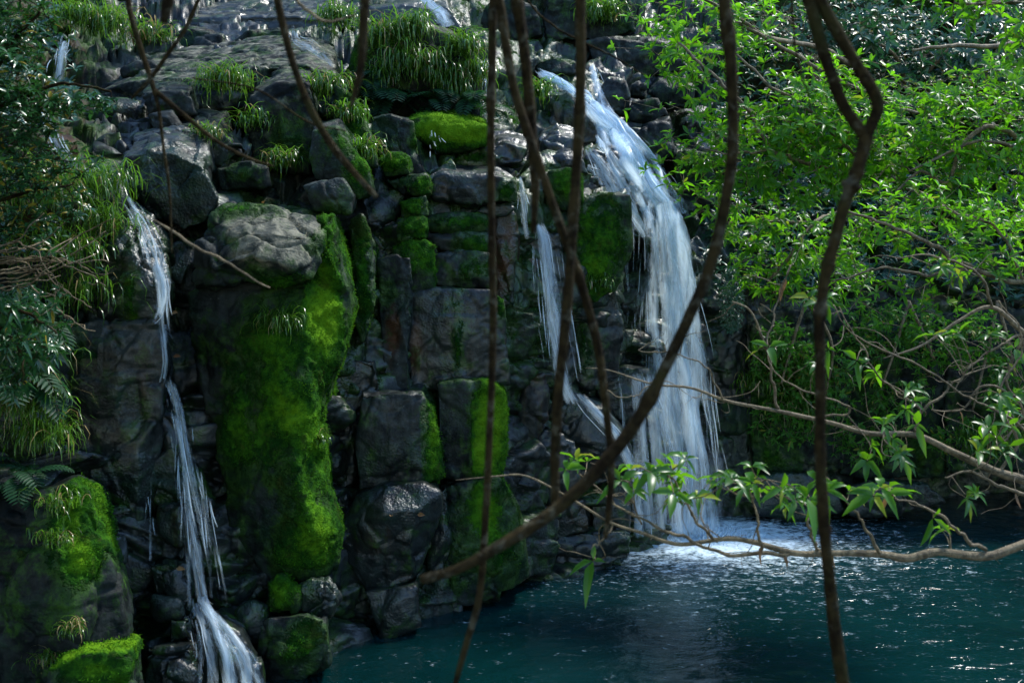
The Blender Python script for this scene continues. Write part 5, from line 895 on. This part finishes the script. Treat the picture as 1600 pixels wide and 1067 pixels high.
branch('upper tan branch with pale twigs crossing the main fall and right cliff',
       [(2450, 760, 6.2, 28), (2050, 850, 6.2, 22), (1740, 800, 6.2, 18), (1640, 768, 6.2, 16), (1600, 750, 6.2, 15), (1560, 738, 6.2, 13), (1499, 711, 6.2, 11), (1431, 680, 6.2, 9), (1357, 677, 6.2, 8), (1296, 660, 6.2, 7), (1215, 642, 6.2, 6), (1138, 627, 6.2, 5), (1080, 606, 6.2, 4), (1020, 600, 6.2, 3), (950, 578, 6.2, 2), (915, 575, 6.2, 1.5)],
       [[(1215, 642, 6.2, 5), (1205, 586, 6.2, 4), (1195, 545, 6.2, 4), (1171, 488, 6.2, 3), (1144, 471, 6.2, 2)], [(1195, 545, 6.2, 3), (1215, 470, 6.3, 2.5), (1235, 415, 6.3, 2)], [(1431, 680, 6.2, 6), (1445, 638, 6.2, 5), (1480, 612, 6.2, 4), (1500, 588, 6.2, 3), (1550, 570, 6.2, 2)], [(1275, 655, 6.2, 4), (1330, 640, 6.1, 3), (1260, 612, 6.1, 3), (1210, 580, 6.1, 2), (1202, 540, 6.1, 1.5)],
        [(1560, 738, 6.2, 6), (1590, 690, 6.2, 5), (1560, 620, 6.2, 4), (1600, 540, 6.2, 3), (1560, 470, 6.2, 2)], [(1640, 700, 6.2, 7), (1570, 650, 6.1, 4), (1510, 618, 6.1, 3), (1410, 560, 6.1, 3), (1330, 520, 6.1, 2), (1300, 480, 6.1, 2)], [(1440, 640, 6.2, 4), (1380, 590, 6.1, 3), (1340, 530, 6.1, 2.4), (1310, 480, 6.1, 2)], [(1130, 627, 6.2, 3), (1100, 570, 6.1, 2.5), (1060, 555, 6.1, 2), (1000, 545, 6.1, 1.5)], [(1020, 600, 6.2, 2.5), (985, 620, 6.1, 2), (940, 608, 6.1, 1.5)], [(1640, 780, 6, 7), (1560, 760, 6, 5), (1520, 735, 6, 4), (1480, 745, 6, 3)]],
       [(1190, 545, 6.1, 14, 5, 2), (1320, 560, 6.1, 40, 16, 4), (1370, 590, 6.1, 20, 16, 2), (1400, 660, 6.1, 34, 20, 5), (1385, 700, 6.1, 40, 16, 7), (1470, 520, 6.1, 30, 12, 3), (1560, 640, 6.1, 40, 40, 7), (1550, 700, 6.1, 40, 24, 5), (1280, 470, 6.1, 20, 12, 2), (1510, 770, 6.0, 14, 8, 3), (1420, 600, 6.1, 30, 30, 3)], .105, 72, 60, 4)
branch('tangled bare branch at the right edge above the dark pool corner',
       [(2360, 470, 6.9, 24), (2000, 560, 7.1, 18), (1760, 560, 7.2, 14), (1660, 560, 7.2, 12), (1600, 520, 7.2, 9), (1550, 480, 7.2, 7), (1500, 500, 7.2, 5), (1440, 540, 7.2, 4), (1380, 560, 7.2, 2)],
       [[(1600, 520, 7.2, 6), (1575, 590, 7.2, 5), (1595, 650, 7.2, 4), (1560, 700, 7.2, 3)], [(1660, 560, 7.2, 7), (1600, 620, 7.1, 5), (1540, 600, 7.1, 4), (1500, 640, 7.1, 3), (1455, 640, 7.1, 2)], [(1550, 480, 7.2, 5), (1530, 430, 7.1, 4), (1460, 400, 7.1, 3), (1400, 405, 7.1, 2)], [(1600, 520, 7.2, 5), (1560, 540, 7.1, 4), (1520, 570, 7.1, 3), (1490, 610, 7.1, 2)]],
       [(1480, 420, 7.1, 60, 20, 6), (1560, 560, 7.1, 40, 40, 5), (1590, 640, 7.1, 20, 40, 4)], .10, 73, 50, 3)
# ---------------------------------------------------------------- fallen leaves on the stones
_lv = [('orange fallen leaf on the wet stone behind the left waterfall', 268, 490, 9.0), ('small orange fallen leaf lower behind the left waterfall', 270, 557, 9.0), ('tan fallen leaf on the trickle ledge', 275, 888, 8.62),
       ('tan fallen leaf on the smooth bulging boulder', 612, 806, 9.9), ('second pale fallen leaf on the smooth bulging boulder', 652, 804, 9.95), ('reddish fallen leaf on top of the pale boulder', 412, 318, 9.55)]
for lb, x, y, D in _lv:
    p = W(x, y, D); rs = np.random.RandomState(int(x)); v, f, a = leaf_arrays([p], [np.array([rs.normal(), -.3, .1])], [np.array([0, -.8, .6])], .085, .04, .1, np.array([rs.rand()]), np.array([0.]))
    tag(mesh_obj('fallen_leaf', v, f, M_DEAD, None, {'lc': a}, True, p), lb, 'fallen leaf', 'fallen leaves on the stones')
# ---------------------------------------------------------------- unseen trees: two added for their shade, one bearing the tan branches
def tree(label, base, top, crowns, leaf, seed):
    rs = np.random.RandomState(seed); base, top = np.array(base, float), np.array(top, float); e = empty('overhanging_tree', base); tag(e, label, 'tree', 'trees leaning over the near bank')
    mb = MB(); P = wob_path(rs, base, top, 9, .05); mb.tube(P, np.linspace(.24, .08, len(P)), 10, True, .15, seed); PP = []
    for (c, r, n) in crowns:
        c = np.array(c, float); a = P[(np.linalg.norm(P - c, axis=1)).argmin()]; b = wob_path(rs, a, c, 6, .06); mb.tube(b, np.linspace(.08, .02, len(b)), 6, True, .15, seed)
        d = nrm(rs.normal(size=(n, 3))) * (rs.uniform(.05, 1, (n, 1)) ** .45); PP.append(c + d * np.array(r))
    PP = np.vstack(PP); v, f, a = whorls(rs, PP, rs.normal(0, .5, (len(PP), 3)) + np.array([0, 0, .8]), (5, 7), leaf, (.9, 1.4), (.1, .5), .02)
    mb.build('trunk', M_VINE, e, base); mesh_obj('crown', v, f, M_LEAFD, e, {'lc': a}, True, base)
tree('broad unseen tree over the near bank, crowns added to shade the rock faces, whose bare stems hang before the falls', (-2.5, -4.5, 0), (-.5, 1.5, 8.5), [((-1, 2.2, 8), (3.2, 2.4, 1.6), 650), ((1.8, .5, 9), (2.2, 2.0, 1.3), 220), ((-3.5, 4.5, 8.6), (2.6, 2.2, 1.6), 520), ((1.5, -3, 8.5), (4, 3, 2), 450), ((-2, 5.2, 8.6), (2.4, 1.4, 1.3), 330)], .30, 5)  # crowns out of view, added to block sky light and darken the front faces
tree('unseen dark tree added on the left bank to shade the lower left rocks', (-9.5, 4.5, 1.5), (-7.5, 5.5, 9), [((-6.5, 5, 7.5), (2.2, 2.6, 2.0), 600), ((-7.8, 7, 5.5), (1.8, 2.2, 1.8), 450), ((-5.8, 7, 9.5), (2.2, 2, 1.5), 400), ((-6, 2, 5), (1.8, 2.4, 2.2), 450), ((-5.2, 4.3, 4.6), (1.5, 1.8, 2.2), 420), ((-4.7, 3.5, 7), (1.9, 1.9, 1.6), 380)], .28, 6)  # never in frame; added to keep light off the lower left corner
def near_bank():
    """low earth and rock bank on the right, just outside the frame, that the reaching branches grow from"""
    nx, ny = 110, 150; X, Y = np.meshgrid(np.linspace(5.6, 15, nx), np.linspace(-4, 11.5, ny)); P = np.stack([X.ravel(), Y.ravel(), np.zeros(nx * ny)], 1)
    e = P[:, 0] - 6.3 - .08 * np.maximum(P[:, 1] - 4, 0) + .5 * fbm(P * .6, 3, 51)
    P[:, 2] = -.6 + 2.6 * sstep(-.4, 2.2, e) + .5 * np.maximum(e - 1, 0) + .25 * fbm(P * 1.3, 4, 52)
    idx = np.arange(nx * ny).reshape(ny, nx); Fc = np.stack([idx[:-1, :-1], idx[:-1, 1:], idx[1:, 1:], idx[1:, :-1]], 2).reshape(-1, 4)
    rk = np.stack([np.clip(.35 + .5 * fbm(P * .8, 3, 53), 0, 1), P[:, 0] * 0, P[:, 0] * 0 + .4, P[:, 0] * 0 + .2], 1)
    tag(mesh_obj('near_bank', P, Fc, M_ROCK, None, {'rk': rk}), kind='structure')
near_bank()
tree('slender tree on the right bank from which the tan branches reach over the pool', (6.8, 6.0, 1.2), (7.6, 5.2, 9), [((8.2, 4.6, 8.6), (2, 1.8, 1.5), 300), ((7.4, 5.4, 6.2), (1.2, 1.2, 1.0), 90)], .22, 9)
